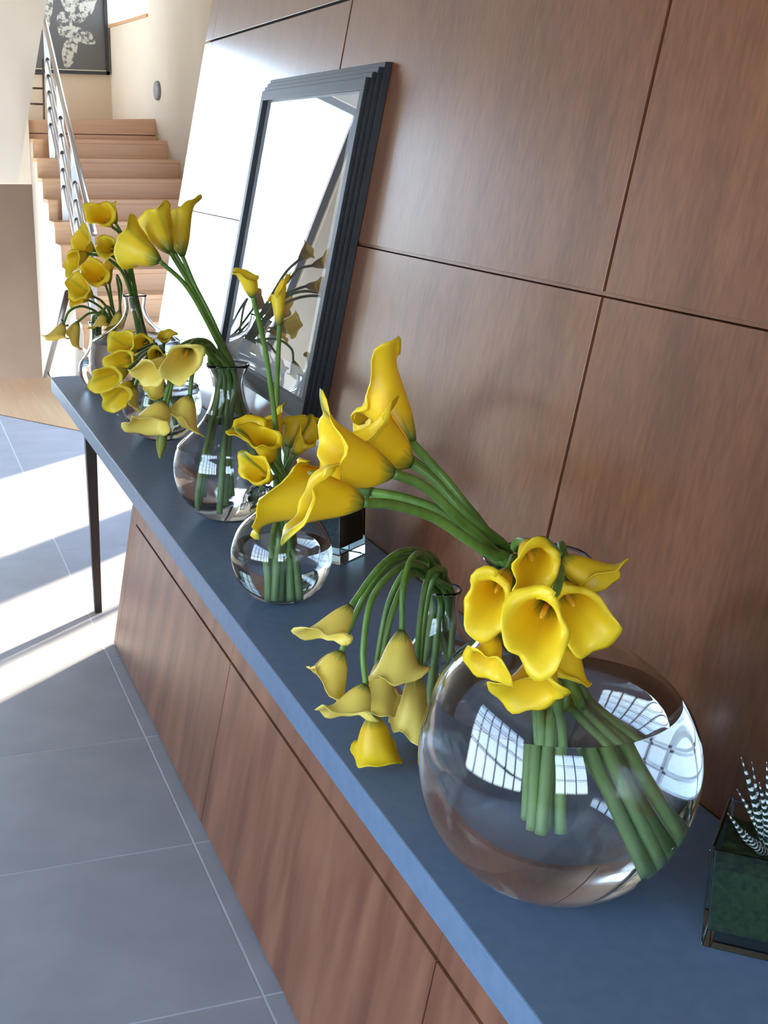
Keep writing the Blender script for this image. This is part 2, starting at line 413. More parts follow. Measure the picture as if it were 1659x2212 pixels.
# far glazed wall to the left of the stairs (x = 13.1)
FX = 13.0
for lo,hi in (((FX,-3.4,-3.2),(FX+0.2,-1.7,4.6)),((FX,-1.7,3.35),(FX+0.2,0.6,4.6)),((FX,-1.7,-3.2),(FX+0.2,0.5,-0.6))):
    o = box('wall_far', lo, hi, M['white_wall']); tag(o, kind='structure')
window('window_3', 'y', FX+0.1, -1.7, 0.5, -0.6, 3.35, 2, 1, w=0.07)

# --- stairwell
SC = 0.979
def S(x,y,z): return Vector((x*SC, y*SC, z*SC+CAMZ))
RIS, RUN = 0.1615, 0.3435
YL, YR = 1.32, 2.66
X11, Z11 = 12.438, 0.066+CAMZ
def stair_wall_y(x): return 2.506 - 0.095*(x-12.438)
st = tag(empty('staircase', (X11-5*RUN, 2.0, 0.0)), 'oak staircase with white side rising beside the cream wall', 'staircase')
for k in range(11):                    # k = 0 is the highest
    x = X11 - k*RUN; z = Z11 - k*RIS
    yr = stair_wall_y(x)+0.004
    oh = 0.016 if x+RUN < 12.68 else 0.0
    v = [(x-0.005,YL-oh,z-0.035),(x+RUN+0.01,YL-oh,z-0.035),(x+RUN+0.01,yr,z-0.035),(x-0.005,yr,z-0.035),
         (x-0.005,YL-oh,z),(x+RUN+0.01,YL-oh,z),(x+RUN+0.01,yr,z),(x-0.005,yr,z)]
    hexa('tread', local(st,v), M['stair_oak'], st, 0.003)
    v = [(x,YL-0.75*oh,max(z-RIS,0.004)),(x+0.02,YL-0.75*oh,max(z-RIS,0.004)),(x+0.02,yr,max(z-RIS,0.004)),(x,yr,max(z-RIS,0.004)),
         (x,YL-0.75*oh,z-0.034),(x+0.02,YL-0.75*oh,z-0.034),(x+0.02,yr,z-0.034),(x,yr,z-0.034)]
    hexa('riser', local(st,v), M['stair_oak'], st)
# landing above
x = X11+RUN; z = Z11+RIS
v = [(x,YL,z-0.12),(14.3,YL,z-0.12),(14.3,stair_wall_y(14.3),z-0.12),(x,stair_wall_y(x),z-0.12),(x,YL,z),(14.3,YL,z),(14.3,stair_wall_y(14.3),z),(x,stair_wall_y(x),z+0.035)]
hexa('landing', local(st,v), M['stair_oak'], st, 0.003)
v = [(x,YL,z-RIS),(x+0.02,YL,z-RIS),(x+0.02,stair_wall_y(x),z-RIS),(x,stair_wall_y(x),z-RIS),(x,YL,z-0.11),(x+0.02,YL,z-0.11),(x+0.02,stair_wall_y(x),z-0.11),(x,stair_wall_y(x),z-0.11)]
hexa('riser', local(st,v), M['stair_oak'], st)
# white side under the steps, stepping with them and running down into the well
poly = []
xs0 = X11-10*RUN
poly.append((xs0+0.004, 0.0)); 
for k in range(10,-1,-1):
    xk = X11-k*RUN; zk = Z11-k*RIS-0.035
    poly.append((xk+0.004, zk)); poly.append((xk+RUN+0.004, zk))
poly.append((14.3, Z11-0.035)); poly.append((14.3, -3.0)); poly.append((10.33,-3.0)); poly.append((10.33,0.0))
n = len(poly)
v = [(a,YL,b_) for a,b_ in poly]+[(a,YL+0.10,b_) for a,b_ in poly]
f = [tuple(range(n)),tuple(range(n,2*n))[::-1]]+[(i,(i+1)%n,n+(i+1)%n,n+i) for i in range(n)]
recalc(mesh_obj('side_wall', local(st,v), f, M['white_wall'], st))
# well behind the landing edge
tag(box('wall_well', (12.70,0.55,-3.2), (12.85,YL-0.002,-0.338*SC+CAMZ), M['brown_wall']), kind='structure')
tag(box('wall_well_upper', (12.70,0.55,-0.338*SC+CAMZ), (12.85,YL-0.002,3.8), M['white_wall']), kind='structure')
# upper wall block with a leaning edge
e0 = S(12,1.237,0.212); e1 = S(12,1.446,1.176); sl = (e1.y-e0.y)/(e1.z-e0.z)
def edge_y(z): return e0.y + sl*(z-e0.z)
zb, zt_ = -0.235*SC+CAMZ-0.06, 4.2
v = [(11.75,0.35,zb),(12.0,0.35,zb),(12.0,edge_y(zb),zb),(11.75,edge_y(zb),zb),(11.75,0.35,zt_),(12.0,0.35,zt_),(12.0,edge_y(zt_),zt_),(11.75,edge_y(zt_),zt_)]
tag(hexa('wall_block', v, M['white_wall']), kind='structure')
# cream wall beside the stairs with the high window
W0, W1, WZ0, WZ1 = 12.91, 14.26, 1.189*SC+CAMZ, 4.1
def swall(name, x0, x1, z0, z1, m=M['cream_wall'], t=0.06, off=0.0):
    v = [(x0,stair_wall_y(x0)+off,z0),(x1,stair_wall_y(x1)+off,z0),(x1,stair_wall_y(x1)+t,z0),(x0,stair_wall_y(x0)+t,z0),
         (x0,stair_wall_y(x0)+off,z1),(x1,stair_wall_y(x1)+off,z1),(x1,stair_wall_y(x1)+t,z1),(x0,stair_wall_y(x0)+t,z1)]
    return hexa(name, v, m)
tag(swall('wall_stair', g3, W0, 0, 4.6), kind='structure')
tag(swall('wall_stair', W0, 14.5, 0, WZ0), kind='structure')
tag(swall('wall_stair', W0, 14.5, WZ1, 4.6), kind='structure')
tag(swall('trim_3', W0, 14.27, WZ0, WZ0+0.03, M['stair_oak'], 0.06, -0.015), kind='structure')
pane = swall('window_4', W0+0.002, 14.29, WZ0+0.03, WZ1-0.002, M['glass'], 0.056, 0.050); tag(pane, kind='structure')
BX = 14.31
tag(box('wall_back', (BX,0.3,0), (BX+0.15,2.42,4.6), M['cream_wall']), kind='structure')

# round disc on the cream wall
c = S(12.926,2.539,0.519)
dv, df = revolve([(0,0),(0.060,0.0),(0.082,-0.006),(0.086,-0.016),(0.086,-0.03),(0,-0.03)], 32)
disc = recalc(mesh_obj('wall_disc', dv, df, noisy('disc_grey',(0.20,0.19,0.17),(0.27,0.26,0.23),0.6,(30,30,30)), None, True))
disc.rotation_euler = (math.pi/2, 0, math.atan(-0.095)); disc.location = (c.x, stair_wall_y(c.x)-0.030+0.0005, c.z)
tag(disc, 'small round grey disc mounted on the cream stairwell wall', 'wall fixture')

# framed print on the back wall
def print_mat():
    m = mat('print_ink', (0.10,0.095,0.085), 0.6); t = m.node_tree; b = t.nodes['Principled BSDF']
    tc = t.nodes.new('ShaderNodeTexCoord'); nz = t.nodes.new('ShaderNodeTexNoise'); nz.inputs['Scale'].default_value = 4.0; nz.inputs['Detail'].default_value = 8.0
    t.links.new(tc.outputs['Object'], nz.inputs['Vector'])
    add = t.nodes.new('ShaderNodeVectorMath'); add.operation = 'MULTIPLY_ADD'; t.links.new(nz.outputs['Color'], add.inputs[0]); add.inputs[1].default_value = (0.10,0.10,0.10)
    t.links.new(tc.outputs['Object'], add.inputs[2])
    shp = None
    # local print space: y right, z up (metres from the print's lower centre)
    for (cy_,cz_,ry,rz,rot) in ((0.17,0.86,0.19,0.38,0.0),(-0.18,0.86,0.115,0.46,0.0),(0.02,0.47,0.07,0.12,0.0),(0.15,0.37,0.165,0.070,-0.35),(0.06,0.21,0.075,0.165,-0.25)):
        mp = t.nodes.new('ShaderNodeMapping'); mp.vector_type = 'TEXTURE'
        mp.inputs['Location'].default_value = (0,cy_+0.05,cz_+0.05); mp.inputs['Rotation'].default_value = (rot,0,0); mp.inputs['Scale'].default_value = (1.0,ry,rz)
        t.links.new(add.outputs[0], mp.inputs[0])
        sx = t.nodes.new('ShaderNodeSeparateXYZ'); t.links.new(mp.outputs[0], sx.inputs[0])
        cb = t.nodes.new('ShaderNodeCombineXYZ'); t.links.new(sx.outputs['Y'], cb.inputs[1]); t.links.new(sx.outputs['Z'], cb.inputs[2])
        ln = t.nodes.new('ShaderNodeVectorMath'); ln.operation = 'LENGTH'; t.links.new(cb.outputs[0], ln.inputs[0])
        lt = t.nodes.new('ShaderNodeMath'); lt.operation = 'LESS_THAN'; lt.inputs[1].default_value = 1.0; t.links.new(ln.outputs['Value'], lt.inputs[0])
        if shp is None: shp = lt.outputs[0]
        else:
            mx = t.nodes.new('ShaderNodeMath'); mx.operation = 'MAXIMUM'; t.links.new(shp, mx.inputs[0]); t.links.new(lt.outputs[0], mx.inputs[1]); shp = mx.outputs[0]
    n2 = t.nodes.new('ShaderNodeTexNoise'); n2.inputs['Scale'].default_value = 26.0; n2.inputs['Detail'].default_value = 3.0; t.links.new(tc.outputs['Object'], n2.inputs['Vector'])
    r2 = t.nodes.new('ShaderNodeMapRange'); r2.inputs[1].default_value = 0.40; r2.inputs[2].default_value = 0.55; t.links.new(n2.outputs['Fac'], r2.inputs[0])
    ml = t.nodes.new('ShaderNodeMath'); ml.operation = 'MULTIPLY'; t.links.new(shp, ml.inputs[0]); t.links.new(r2.outputs[0], ml.inputs[1])
    mc = t.nodes.new('ShaderNodeMix'); mc.data_type = 'RGBA'; t.links.new(ml.outputs[0], mc.inputs[0]); mc.inputs[6].default_value = (0.105,0.098,0.088,1); mc.inputs[7].default_value = (0.50,0.47,0.38,1)
    t.links.new(mc.outputs[2], b.inputs['Base Color']); return m
px1, px0 = 2.312, 1.432; pz0, pz1 = 0.728*SC+CAMZ, 0.728*SC+CAMZ+1.35
pf = tag(empty('framed_print', (BX, (px0+px1)/2, pz0)), 'large grey print of pale leafy shapes in a black frame above the stairs', 'picture')
w2 = (px1-px0)/2
box('print', (-0.018,-w2+0.02,0.02), (-0.006,w2-0.02,1.33), print_mat(), pf)
for lo,hi in (((-0.045,-w2,0),(0,w2,0.032)),((-0.045,-w2,1.318),(0,w2,1.35)),((-0.045,-w2,0),(0,-w2+0.032,1.35)),((-0.045,w2-0.032,0),(0,w2,1.35))):
    box('frame', lo, hi, M['frame_black'], pf)
fil = mat('gilt_fillet',(0.75,0.66,0.48),0.4)
box('fillet', (-0.025,-w2+0.032,0.032), (-0.015,w2-0.032,0.042), fil, pf)

# stainless stair railing
rl = tag(empty('stair_railing', (10.5,1.4,1.0)), 'stainless steel stair railing with round tubes and flat posts', 'railing')
ra, rb = aty(203,505,1.355), aty(96,45,1.47)
tube('handrail', local(rl,[ra, ra.lerp(rb,0.5), rb]), 0.021, M['steel'], rl, 12)
for k in range(5):
    o_ = Vector((0,0.0,-0.27-0.135*k))
    a_, b2 = ra.lerp(rb,0.04+0.0*k)+o_, ra.lerp(rb,0.985)+o_
    tube('tube', local(rl,[a_, a_.lerp(b2,0.5), b2]), 0.010, M['steel'], rl, 8)
for tpos in (0.06,0.36,0.66,0.97):
    p = ra.lerp(rb,tpos)
    k = max(0,min(10,math.ceil((X11-p.x)/RUN)))
    zf = Z11-k*RIS if p.x < X11+RUN else Z11+RIS
    v = []
    for dz in (zf, p.z-0.015):
        v += [(p.x-0.007,p.y-0.024,dz),(p.x+0.007,p.y-0.024,dz),(p.x+0.007,p.y+0.024,dz),(p.x-0.007,p.y+0.024,dz)]
    po = hexa('post', local(rl,v), M['steel'], rl)
    for k in range(5):
        cz = p.z-0.27-0.135*k
        if cz > zf+0.03:
            q_ = Vector((p.x, p.y, cz))
            tube('clip', local(rl,[q_+Vector((-0.022,0,-0.01)), q_, q_+Vector((0.022,0,0.01))]), 0.015, M['dark_steel'], po, 8)
# dark rail leading down the well
dr = tag(empty('well_handrail', (11.3,1.29,0.2)), 'dark bronze handrail on brackets leading down beside the white stair side', 'railing')
da, db = aty(146,632,1.270), aty(98,816,1.270)
tube('rail', local(dr,[da, da.lerp(db,0.5), db]), 0.022, M['dark_steel'], dr, 10)
for t_ in (0.25,0.9):
    p = da.lerp(db,t_)
    tube('bracket', local(dr,[p+Vector((0,0,-0.01)), p+Vector((0,0.02,-0.07)), p+Vector((0,YL-1.270+0.004,-0.07))]), 0.010, M['dark_steel'], dr, 8)
# short landing rails beyond
lr = tag(empty('landing_railing', (12.5,1.3,2.2)), 'thin dark horizontal bars of the landing guard behind the white wall block', 'railing')
for py in (158,190,224):
    a_, b2 = atx(52,py,12.55), atx(93,py+1,12.55)
    tube('bar', local(lr,[a_, a_.lerp(b2,0.5), b2]), 0.009, M['dark_steel'], lr, 8)
a_ = atx(93,128,12.55); b2 = atx(95,258,12.55); tube('upright', local(lr,[a_,a_.lerp(b2,0.5),b2]), 0.009, M['dark_steel'], lr, 8)

# ================================================================== LEANING PICTURE
FXA, FXB = 3.57, 4.727
FZ0, FZ1 = 0.932, 0.236+CAMZ
fr = tag(empty('leaning_picture', ((FXA+FXB)/2, wall_y(0.932), 0.932)), 'large black stepped picture frame with a white mat on the leaning cherry wall', 'picture')
def fbox(name, x0,x1,z0,z1,front,back,m,bevel=0.0):
    v = [lean_pt(x0,z0,front),lean_pt(x1,z0,front),lean_pt(x1,z0,back),lean_pt(x0,z0,back),lean_pt(x0,z1,front),lean_pt(x1,z1,front),lean_pt(x1,z1,back),lean_pt(x0,z1,back)]
    return hexa(name, local(fr,v), m, fr, bevel)
steps = [(0.000,-0.022),(0.013,-0.034),(0.026,-0.045),(0.040,-0.056)]
inner = 0.068
for k,(ins,fo) in enumerate(steps):
    nxt = steps[k+1][0] if k < 3 else inner
    x0,x1,z0,z1 = FXA+ins,FXB-ins,FZ0+ins,FZ1-ins
    ww = nxt-ins+0.004
    fbox('moulding',x0,x1,z1-ww,z1,fo,-0.001,M['frame_black'],0.001)
    fbox('moulding',x0,x1,z0,z0+ww,fo,-0.001,M['frame_black'],0.001)
    fbox('moulding',x0,x0+ww,z0+ww,z1-ww,fo,-0.001,M['frame_black'],0.001)
    fbox('moulding',x1-ww,x1,z0+ww,z1-ww,fo,-0.001,M['frame_black'],0.001)
xi0,xi1,zi0,zi1 = FXA+inner,FXB-inner,FZ0+inner,FZ1-inner
fbox('backing',xi0-0.01,xi1+0.01,zi0-0.01,zi1+0.01,-0.029,-0.002,M['steel_black'])
mw_ = 0.085
for x0,x1,z0,z1 in ((xi0,xi1,zi0,zi0+mw_),(xi0,xi1,zi1-mw_,zi1),(xi0,xi0+mw_,zi0+mw_,zi1-mw_),(xi1-mw_,xi1,zi0+mw_,zi1-mw_)):
    fbox('mat_board',x0,x1,z0,z1,-0.035,-0.029,M['mat_board'])
fbox('artwork',xi0+mw_,xi1-mw_,zi0+mw_,zi1-mw_,-0.031,-0.029,noisy('art_brown',(0.060,0.045,0.040),(0.16,0.13,0.12),0.6,(1.2,3,1.6),detail=5))
fbox('glazing',xi0-0.003,xi1+0.003,zi0-0.003,zi1+0.003,-0.040,-0.0375,M['pane'])

# ================================================================== VASES
def flask_profile(R, rn, rr, Ht, rb, zc, sh=118.0):
    """outer profile from the base edge to the rim; sh = angle where the globe gives way to the concave shoulder"""
    a0 = math.asin(min(0.99, rb/R)); a_end = math.radians(sh)
    body = [Vector((R*math.sin(a0+(a_end-a0)*k/14), zc-R*math.cos(a0+(a_end-a0)*k/14))) for k in range(15)]
    z0 = body[0].y
    body = [Vector((p.x, p.y-z0)) for p in body]
    te = body[-1]
    zn = te.y+(Ht-te.y)*0.66
    d = te.x-rn
    sh_pts = [Vector((rn+0.50*d, te.y+0.30*(zn-te.y))), Vector((rn+0.16*d, te.y+0.62*(zn-te.y))), Vector((rn, zn)), Vector((rn*1.04, zn+(Ht-zn)*0.55)), Vector((rr, Ht))]
    sm = catmull([Vector((p.x,p.y,0)) for p in body+sh_pts], 4)
    return [(p.x,p.y) for p in sm]
def radius_at(prof, z):
    for (r0,z0),(r1,z1) in zip(prof, prof[1:]):
        if z0 <= z <= z1 and z1 > z0: return r0+(r1-r0)*(z-z0)/(z1-z0)
    return prof[-1][0]
VASES = {}
def vase(key, x, y, R, rn, rr, Ht, water, label, th=0.0035, rbf=0.42, off=None, n=72, sh=118.0):
    e = tag(empty('glass_vase', (x,y,TABLE_Z)), label, 'vase')
    outer = flask_profile(R, rn, rr, Ht, R*rbf, R*0.93, sh)
    tb = th*2.2
    inner_ = [(max(r-th,0.002), z) for r,z in outer if z > tb]
    rin0 = radius_at(outer, tb)-th
    prof = [(0,0)] + outer + [(rr-th*0.5, Ht+th*0.45)] + inner_[::-1] + [(rin0*0.98, tb),(0,tb)]
    v,f = revolve(prof, n, off)
    b_ = recalc(mesh_obj('body', v, f, M['glass'], e, True))
    ov = 0.0006
    wp = [(0,tb-ov),(rin0*0.98,tb-ov)] + [(r-th+ov,z) for r,z in outer if tb < z < water] + [(radius_at(outer,water)-th+ov,water),(0,water)]
    v,f = revolve(wp, n, off)
    w_ = mesh_obj('water', v, f, M['water'], e, True); recalc(w_)
    # keep the water surface flat
    for p in w_.data.polygons:
        if all(abs(w_.data.vertices[i].co.z-water) < 1e-5 for i in p.vertices): p.use_smooth = False
    VASES[key] = dict(x=x,y=y,R=R,rn=rn,Ht=Ht,prof=outer,off=off,th=th,tb=tb)
    return e
def sm(a,b,x): t = max(0,min(1,(x-a)/(b-a))); return t*t*(3-2*t)
vase('V1', 1.447, 0.799, 0.190, 0.052, 0.070, 0.462, 0.268, 'largest round clear glass vase, half full of water, next to the glass cube planter', th=0.004, off=lambda z: (0.0, -0.046*sm(0.22,0.42,z)), sh=146.0)
vase('V2', 1.985, 0.855, 0.085, 0.027, 0.033, 0.238, 0.125, 'narrow-necked clear glass bottle vase behind the largest round vase', th=0.003)
vase('V3', 2.692, 0.771, 0.112, 0.034, 0.042, 0.262, 0.125, 'small globe vase of clear glass in front of the dark square glass vase', th=0.0035, sh=148.0)
vase('V5', 3.389, 0.828, 0.150, 0.042, 0.058, 0.415, 0.285, 'clear glass flask vase of medium size in front of the leaning picture', th=0.004)
vase('V7', 4.45, 0.855, 0.135, 0.036, 0.046, 0.287, 0.165, 'clear glass flask vase with drooping callas, between two taller flask vases', th=0.004)
vase('V6', 5.126, 0.892, 0.182, 0.040, 0.046, 0.417, 0.262, 'large clear glass flask vase near the far end of the worktop', th=0.004)
vase('V8', 5.52, 0.80, 0.080, 0.026, 0.032, 0.27, 0.12, 'small clear glass bottle vase at the very end of the worktop', th=0.003)

# ================================================================== CALLA LILIES
def spathe_geometry(base, head, tipv, W, r0=0.0068, style='open', seed=0, tiplen=0.16, curl=0.22, front=0.66):
    rnd = random.Random(seed)
    ax = (head-base); L = ax.length; ax.normalize()
    t_ = tipv - ax*tipv.dot(ax)
    if t_.length < 1e-4: t_ = ax.orthogonal()
    t_.normalize(); b_ = ax.cross(t_)
    nth, nt_ = 36, 18
    ph1, ph2 = rnd.uniform(0,6.28), rnd.uniform(0,6.28)
    verts, faces, uvs = [], [], []
    tubeR = {'open':0.56,'front':0.50,'bud':0.75}[style]*W/2
    flare = W/2-tubeR
    lap = 1.10 if style != 'bud' else 1.35
    for j in range(nt_+1):
        t = j/nt_
        for i in range(nth+1):
            th_ = (-math.pi + 2*math.pi*i/nth)*lap
            cth = math.cos(max(-math.pi,min(math.pi,th_)))
            back = (1+cth)/2
            H = L*(front+(1.06-front)*back**0.9)
            tipg = math.exp(-(th_/0.30)**2)
            H += L*tiplen*tipg*t**5
            # radial profile: slim tube, then trumpet
            if style == 'bud':
                rad = r0*1.05 + (tubeR-r0)*math.sin(min(1,t*1.15)*math.pi*0.62)**1.2
                if t > 0.6: rad *= 1-0.86*((t-0.6)/0.4)**1.3
                z = L*t
            else:
                bulge = 1-(1-min(1,t/0.62))**2
                rad = r0*1.05+(tubeR-r0*1.05)*bulge
                fl = max(0,(t-0.38)/0.62)
                rad += flare*(fl**1.9)*(0.72+0.28*back if style == 'open' else 1.0)
                z = H*t - curl*L*(max(0,(t-0.66)/0.34)**2.4)*(0.45+0.55*(1-back)) - 0.10*L*tipg*(max(0,(t-0.8)/0.2)**2)
                rad += 0.075*W*math.sin(2*th_+ph1)*fl**2 + 0.040*W*math.sin(5*th_+ph2)*fl**3 + 0.035*W*math.sin(3*th_-ph1)*fl**2
                rad += 0.10*W*tipg*max(0,(t-0.7)/0.3)**2
                z += 0.065*L*math.sin(3*th_+ph2)*fl**2 + 0.03*L*math.sin(7*th_+ph1)*fl**3
            rad *= 1+0.035*th_/math.pi*min(1,t*3)
            verts.append(base+ax*z+t_*(rad*math.cos(th_))+b_*(rad*math.sin(th_)))
            uvs.append((i/nth, t))
    for j in range(nt_):
        for i in range(nth):
            a = j*(nth+1)+i
            faces.append((a,a+1,a+nth+2,a+nth+1))
    return verts, faces, uvs
def spathe(name, parent, geo, m):
    o = mesh_obj(name, local(parent,geo[0]), geo[1], m, parent, True, geo[2])
    sd = o.modifiers.new('thick','SOLIDIFY'); sd.thickness = 0.0010; sd.offset = 0.0
    return o
CALLA_N = 0
CALLAS = []
DEPTH = {15: -0.01263, 23: -0.00127, 4: -0.02687, 3: 0.01188, 7: -0.04386, 20: 0.00501, 19: -0.00947, 44: -0.05718, 43: -0.02798, 45: -0.01719, 49: -0.00250, 56: -0.00676, 58: 0.00651, 1: 0.00471, 2: 0.03519, 9: -0.01392, 10: -0.01762, 11: -0.0411, 14: 0.00652, 13: 0.02403, 16: -0.00248, 17: 0.01577, 18: -0.01535, 22: -0.00601, 26: 0.0018, 24: -0.03391, 25: 0.03151, 32: 0.00247, 33: -0.00517, 35: 0.0059, 42: -0.00551, 46: 0.03682, 52: 0.00316, 54: -0.00318, 55: 0.00088, 59: -0.00137, 60: 0.00206, 5: 0.0122, 21: 0.00605, 34: -0.00346, 12: 0.00224, 47: -0.010}
def calla(vkey, path, head, W, tip, m='spathe_plain', style='open', label='', group=None, neck=(0,0), foot=None, sr=0.0058, tiplen=0.16, curl=0.22, front=0.66):
    """path: pixel/X points from the vase mouth to the flower base; head: pixel/X of the trumpet's end; W: mouth width in pixels.
    The stems are laid out here and grown later, once they have been eased apart."""
    global CALLA_N
    CALLA_N += 1
    V = VASES[vkey]
    P = [atx(*p) for p in path]; hd = atx(*head)
    k = DEPTH.get(CALLA_N, 0.0)              # nearer (-) or farther (+) along its own line of sight
    n = len(P)
    P = [CAM+(p-CAM)*(1+k*((i+1)/n)**1.5) for i,p in enumerate(P)]; hd = CAM+(hd-CAM)*(1+k)
    base = P[-1]
    Wm = W*(hd-CAM).dot(CF)/FPX*(1.16 if style == 'open' else 1.06)
    ox = V['off'](V['Ht'])[1] if V['off'] else 0.0
    rnk = (V['rn']-V['th']-sr*1.2)
    T = TABLE_Z; ax_ = Vector((V['x'], V['y']+ox, 0))
    nk = Vector((ax_.x+neck[0]*rnk, ax_.y+neck[1]*rnk, T+V['Ht']*0.93))
    if foot is None:
        a = CALLA_N*2.399; foot = (0.42*math.cos(a), 0.42*math.sin(a), 0.22+0.12*((CALLA_N*7)%5)/5)
    ft = Vector((V['x']+foot[0]*V['R'], V['y']+foot[1]*V['R'], T+max(V['tb']+0.012, foot[2]*V['R']*2)))
    nlow = Vector((V['x']+neck[0]*rnk*0.8, V['y']+ox*0.8+neck[1]*rnk*0.8, T+V['Ht']*0.78))
    # the stem leaves over the rim: drop way-points that would cut through the neck
    rr = V['prof'][-1][0]
    while len(P) > 1 and P[0].z < T+V['Ht']+0.030 and (P[0].xy-ax_.xy).length < rr+0.014: P.pop(0)
    out = P[0].xy-ax_.xy
    over = nk.copy(); over.z = T+V['Ht']+0.020
    if P[0].z < T+V['Ht']+0.02 and out.length > 1e-4:
        over.xy = over.xy.lerp(ax_.xy+out.normalized()*rr*0.75, 0.6); over.z += 0.006
    else:                                    # leaves straight toward its next way-point
        over = nk.lerp(P[0], (over.z-nk.z)/(P[0].z-nk.z)*0.8); over.z = T+V['Ht']+0.018
        nlow = nk.lerp(ft, 0.28)
    CALLAS.append(dict(i=CALLA_N, V=V, pts=[ft, ft.lerp(nlow,0.55), nlow, nk, over]+P, base=base, hd=hd, Wm=Wm, tip=tip, m=m, style=style, label=label, group=group, sr=sr, tiplen=tiplen*0.6, curl=curl, front=front))

def ease_stems():
    """push stems apart, keep them inside or outside the glass, without moving the flower ends"""
    import numpy as np
    step = 0.006
    A = []
    for c in CALLAS:
        q = np.array([tuple(p) for p in catmull(c['pts'], 12)])
        d = np.r_[0, np.cumsum(np.linalg.norm(np.diff(q,axis=0),axis=1))]
        n = max(12, int(d[-1]/step)+1); t = np.linspace(0, d[-1], n)
        q = np.stack([np.interp(t, d, q[:,k]) for k in range(3)],1)
        zr = TABLE_Z+c['V']['Ht']
        up = np.argmax(q[:,2] > zr) if (q[:,2] > zr).any() else n
        A.append((q, up, n))
    off = np.r_[0, np.cumsum([a[2] for a in A])]; N = off[-1]
    P = np.concatenate([a[0] for a in A]); P0 = P.copy()
    sid = np.concatenate([np.full(a[2], i) for i,a in enumerate(A)]); loc = np.concatenate([np.arange(a[2]) for a in A])
    up = np.concatenate([np.full(a[2], a[1]) for a in A]); ln = np.concatenate([np.full(a[2], a[2]) for a in A])
    inside = loc < up
    rad = np.array([c['sr'] for c in CALLAS])[sid]*(1.12-0.22*loc/(ln-1))
    w = np.clip((ln-2-loc)/4.0, 0, 1)
    vs = list({id(c['V']): c['V'] for c in CALLAS}.values()); vid = np.array([[id(v) for v in vs].index(id(c['V'])) for c in CALLAS])[sid]
    profs = [(np.array([p[1] for p in v['prof']]), np.array([p[0] for p in v['prof']])) for v in vs]
    first = np.zeros(N,bool); last = np.zeros(N,bool); first[off[:-1]] = True; last[off[1:]-1] = True
    nxt = np.arange(N)+1; nxt[last] -= 1; prv = np.arange(N)-1; prv[first] += 1
    def vase_fix():
        for k,v in enumerate(vs):
            z = P[:,2]-TABLE_Z; Ht = v['Ht']; th = v['th']
            oy = np.array([v['off'](zz)[1] for zz in z]) if v['off'] else 0.0
            rx, ry = P[:,0]-v['x'], P[:,1]-v['y']-oy
            r = np.hypot(rx,ry)+1e-9; R = np.interp(z, profs[k][0], profs[k][1])
            own = (vid == k) & inside & (z < Ht)
            lim = R-th-rad*1.06-0.0006
            edge = (vid == k) & (loc < up+3) & (z < Ht+rad+0.004) & (z > Ht-0.012)
            lim = np.where(edge, np.minimum(np.where(z < Ht, lim, 9), profs[k][1][-1]-th-rad-0.001), lim); own = own | edge
            m = own & (r > lim); f = np.where(m, np.maximum(lim,0.0005)/r, 1.0)
            low = own & (z < v['tb']+rad+0.001); P[low,2] = TABLE_Z+v['tb']+rad[low]+0.001
            lo2 = R+rad*1.06+0.0008
            m2 = ~own & ~((vid == k) & inside) & (z < Ht) & (z > 0) & (r < lo2); f = np.where(m2, lo2/r, f)
            f = np.where(w > 0, f, 1.0)
            P[:,0] += rx*(f-1); P[:,1] += ry*(f-1)
            # rim
            rr = profs[k][1][-1]-th*0.5
            dr, dz = np.hypot(P[:,0]-v['x'], P[:,1]-v['y']-oy)-rr, P[:,2]-TABLE_Z-Ht
            d = np.hypot(dr,dz)+1e-9; need = rad+th*0.5+0.0008
            m3 = (d < need) & (w > 0)
            if m3.any():
                g = ((need-d)/d*m3); ux = np.where(r > 1e-6, rx/r, 0); uy = np.where(r > 1e-6, ry/r, 0)
                P[:,0] += ux*dr*g; P[:,1] += uy*dr*g; P[:,2] += dz*g
        lowz = (~inside) & (P[:,2] < TABLE_Z+rad+0.0005) & (P[:,1] > 0.60) & (w > 0)
        P[lowz,2] = TABLE_Z+rad[lowz]+0.0005
        wy = 1.109+LEAN*(P[:,2]-TABLE_Z)-rad-0.001
        m = (P[:,1] > wy) & (w > 0); P[m,1] = wy[m]
    SP = [np.array([tuple(v) for v in c['geo'][0]]) for c in CALLAS]; sb = [(q.min(0)-0.02, q.max(0)+0.02) for q in SP]
    oi = oq = None
    ITER = 260
    pi = pj = None
    for it in range(ITER):
        if it % 8 == 0:
            bb = [(P[off[i]:off[i+1]].min(0)-0.014, P[off[i]:off[i+1]].max(0)+0.014) for i in range(len(A))]
            L1, L2 = [], []
            for i in range(len(A)):
                for j in range(i+1,len(A)):
                    if (bb[i][0] > bb[j][1]).any() or (bb[j][0] > bb[i][1]).any(): continue
                    a_, b_ = P[off[i]:off[i+1]], P[off[j]:off[j+1]]
                    D = ((a_[:,None,:]-b_[None,:,:])**2).sum(2)
                    u,v_ = np.nonzero(D < 0.021**2); L1.append(u+off[i]); L2.append(v_+off[j])
            pi = np.concatenate(L1); pj = np.concatenate(L2)
            L1, L2 = [np.zeros(0,int)], [np.zeros((0,3))]
            for i in range(len(A)):
                for j in range(len(A)):
                    if i == j or (bb[i][0] > sb[j][1]).any() or (sb[j][0] > bb[i][1]).any(): continue
                    a_ = P[off[i]:off[i+1]]; D = ((a_[:,None,:]-SP[j][None,:,:])**2).sum(2)
                    u,v_ = np.nonzero(D < 0.016**2); L1.append(u+off[i]); L2.append(SP[j][v_])
            oi = np.concatenate(L1); oq = np.concatenate(L2)
        dv = P[pi]-P[pj]; d = np.linalg.norm(dv,axis=1)+1e-9
        need = (rad[pi]+rad[pj])*1.05+0.0006
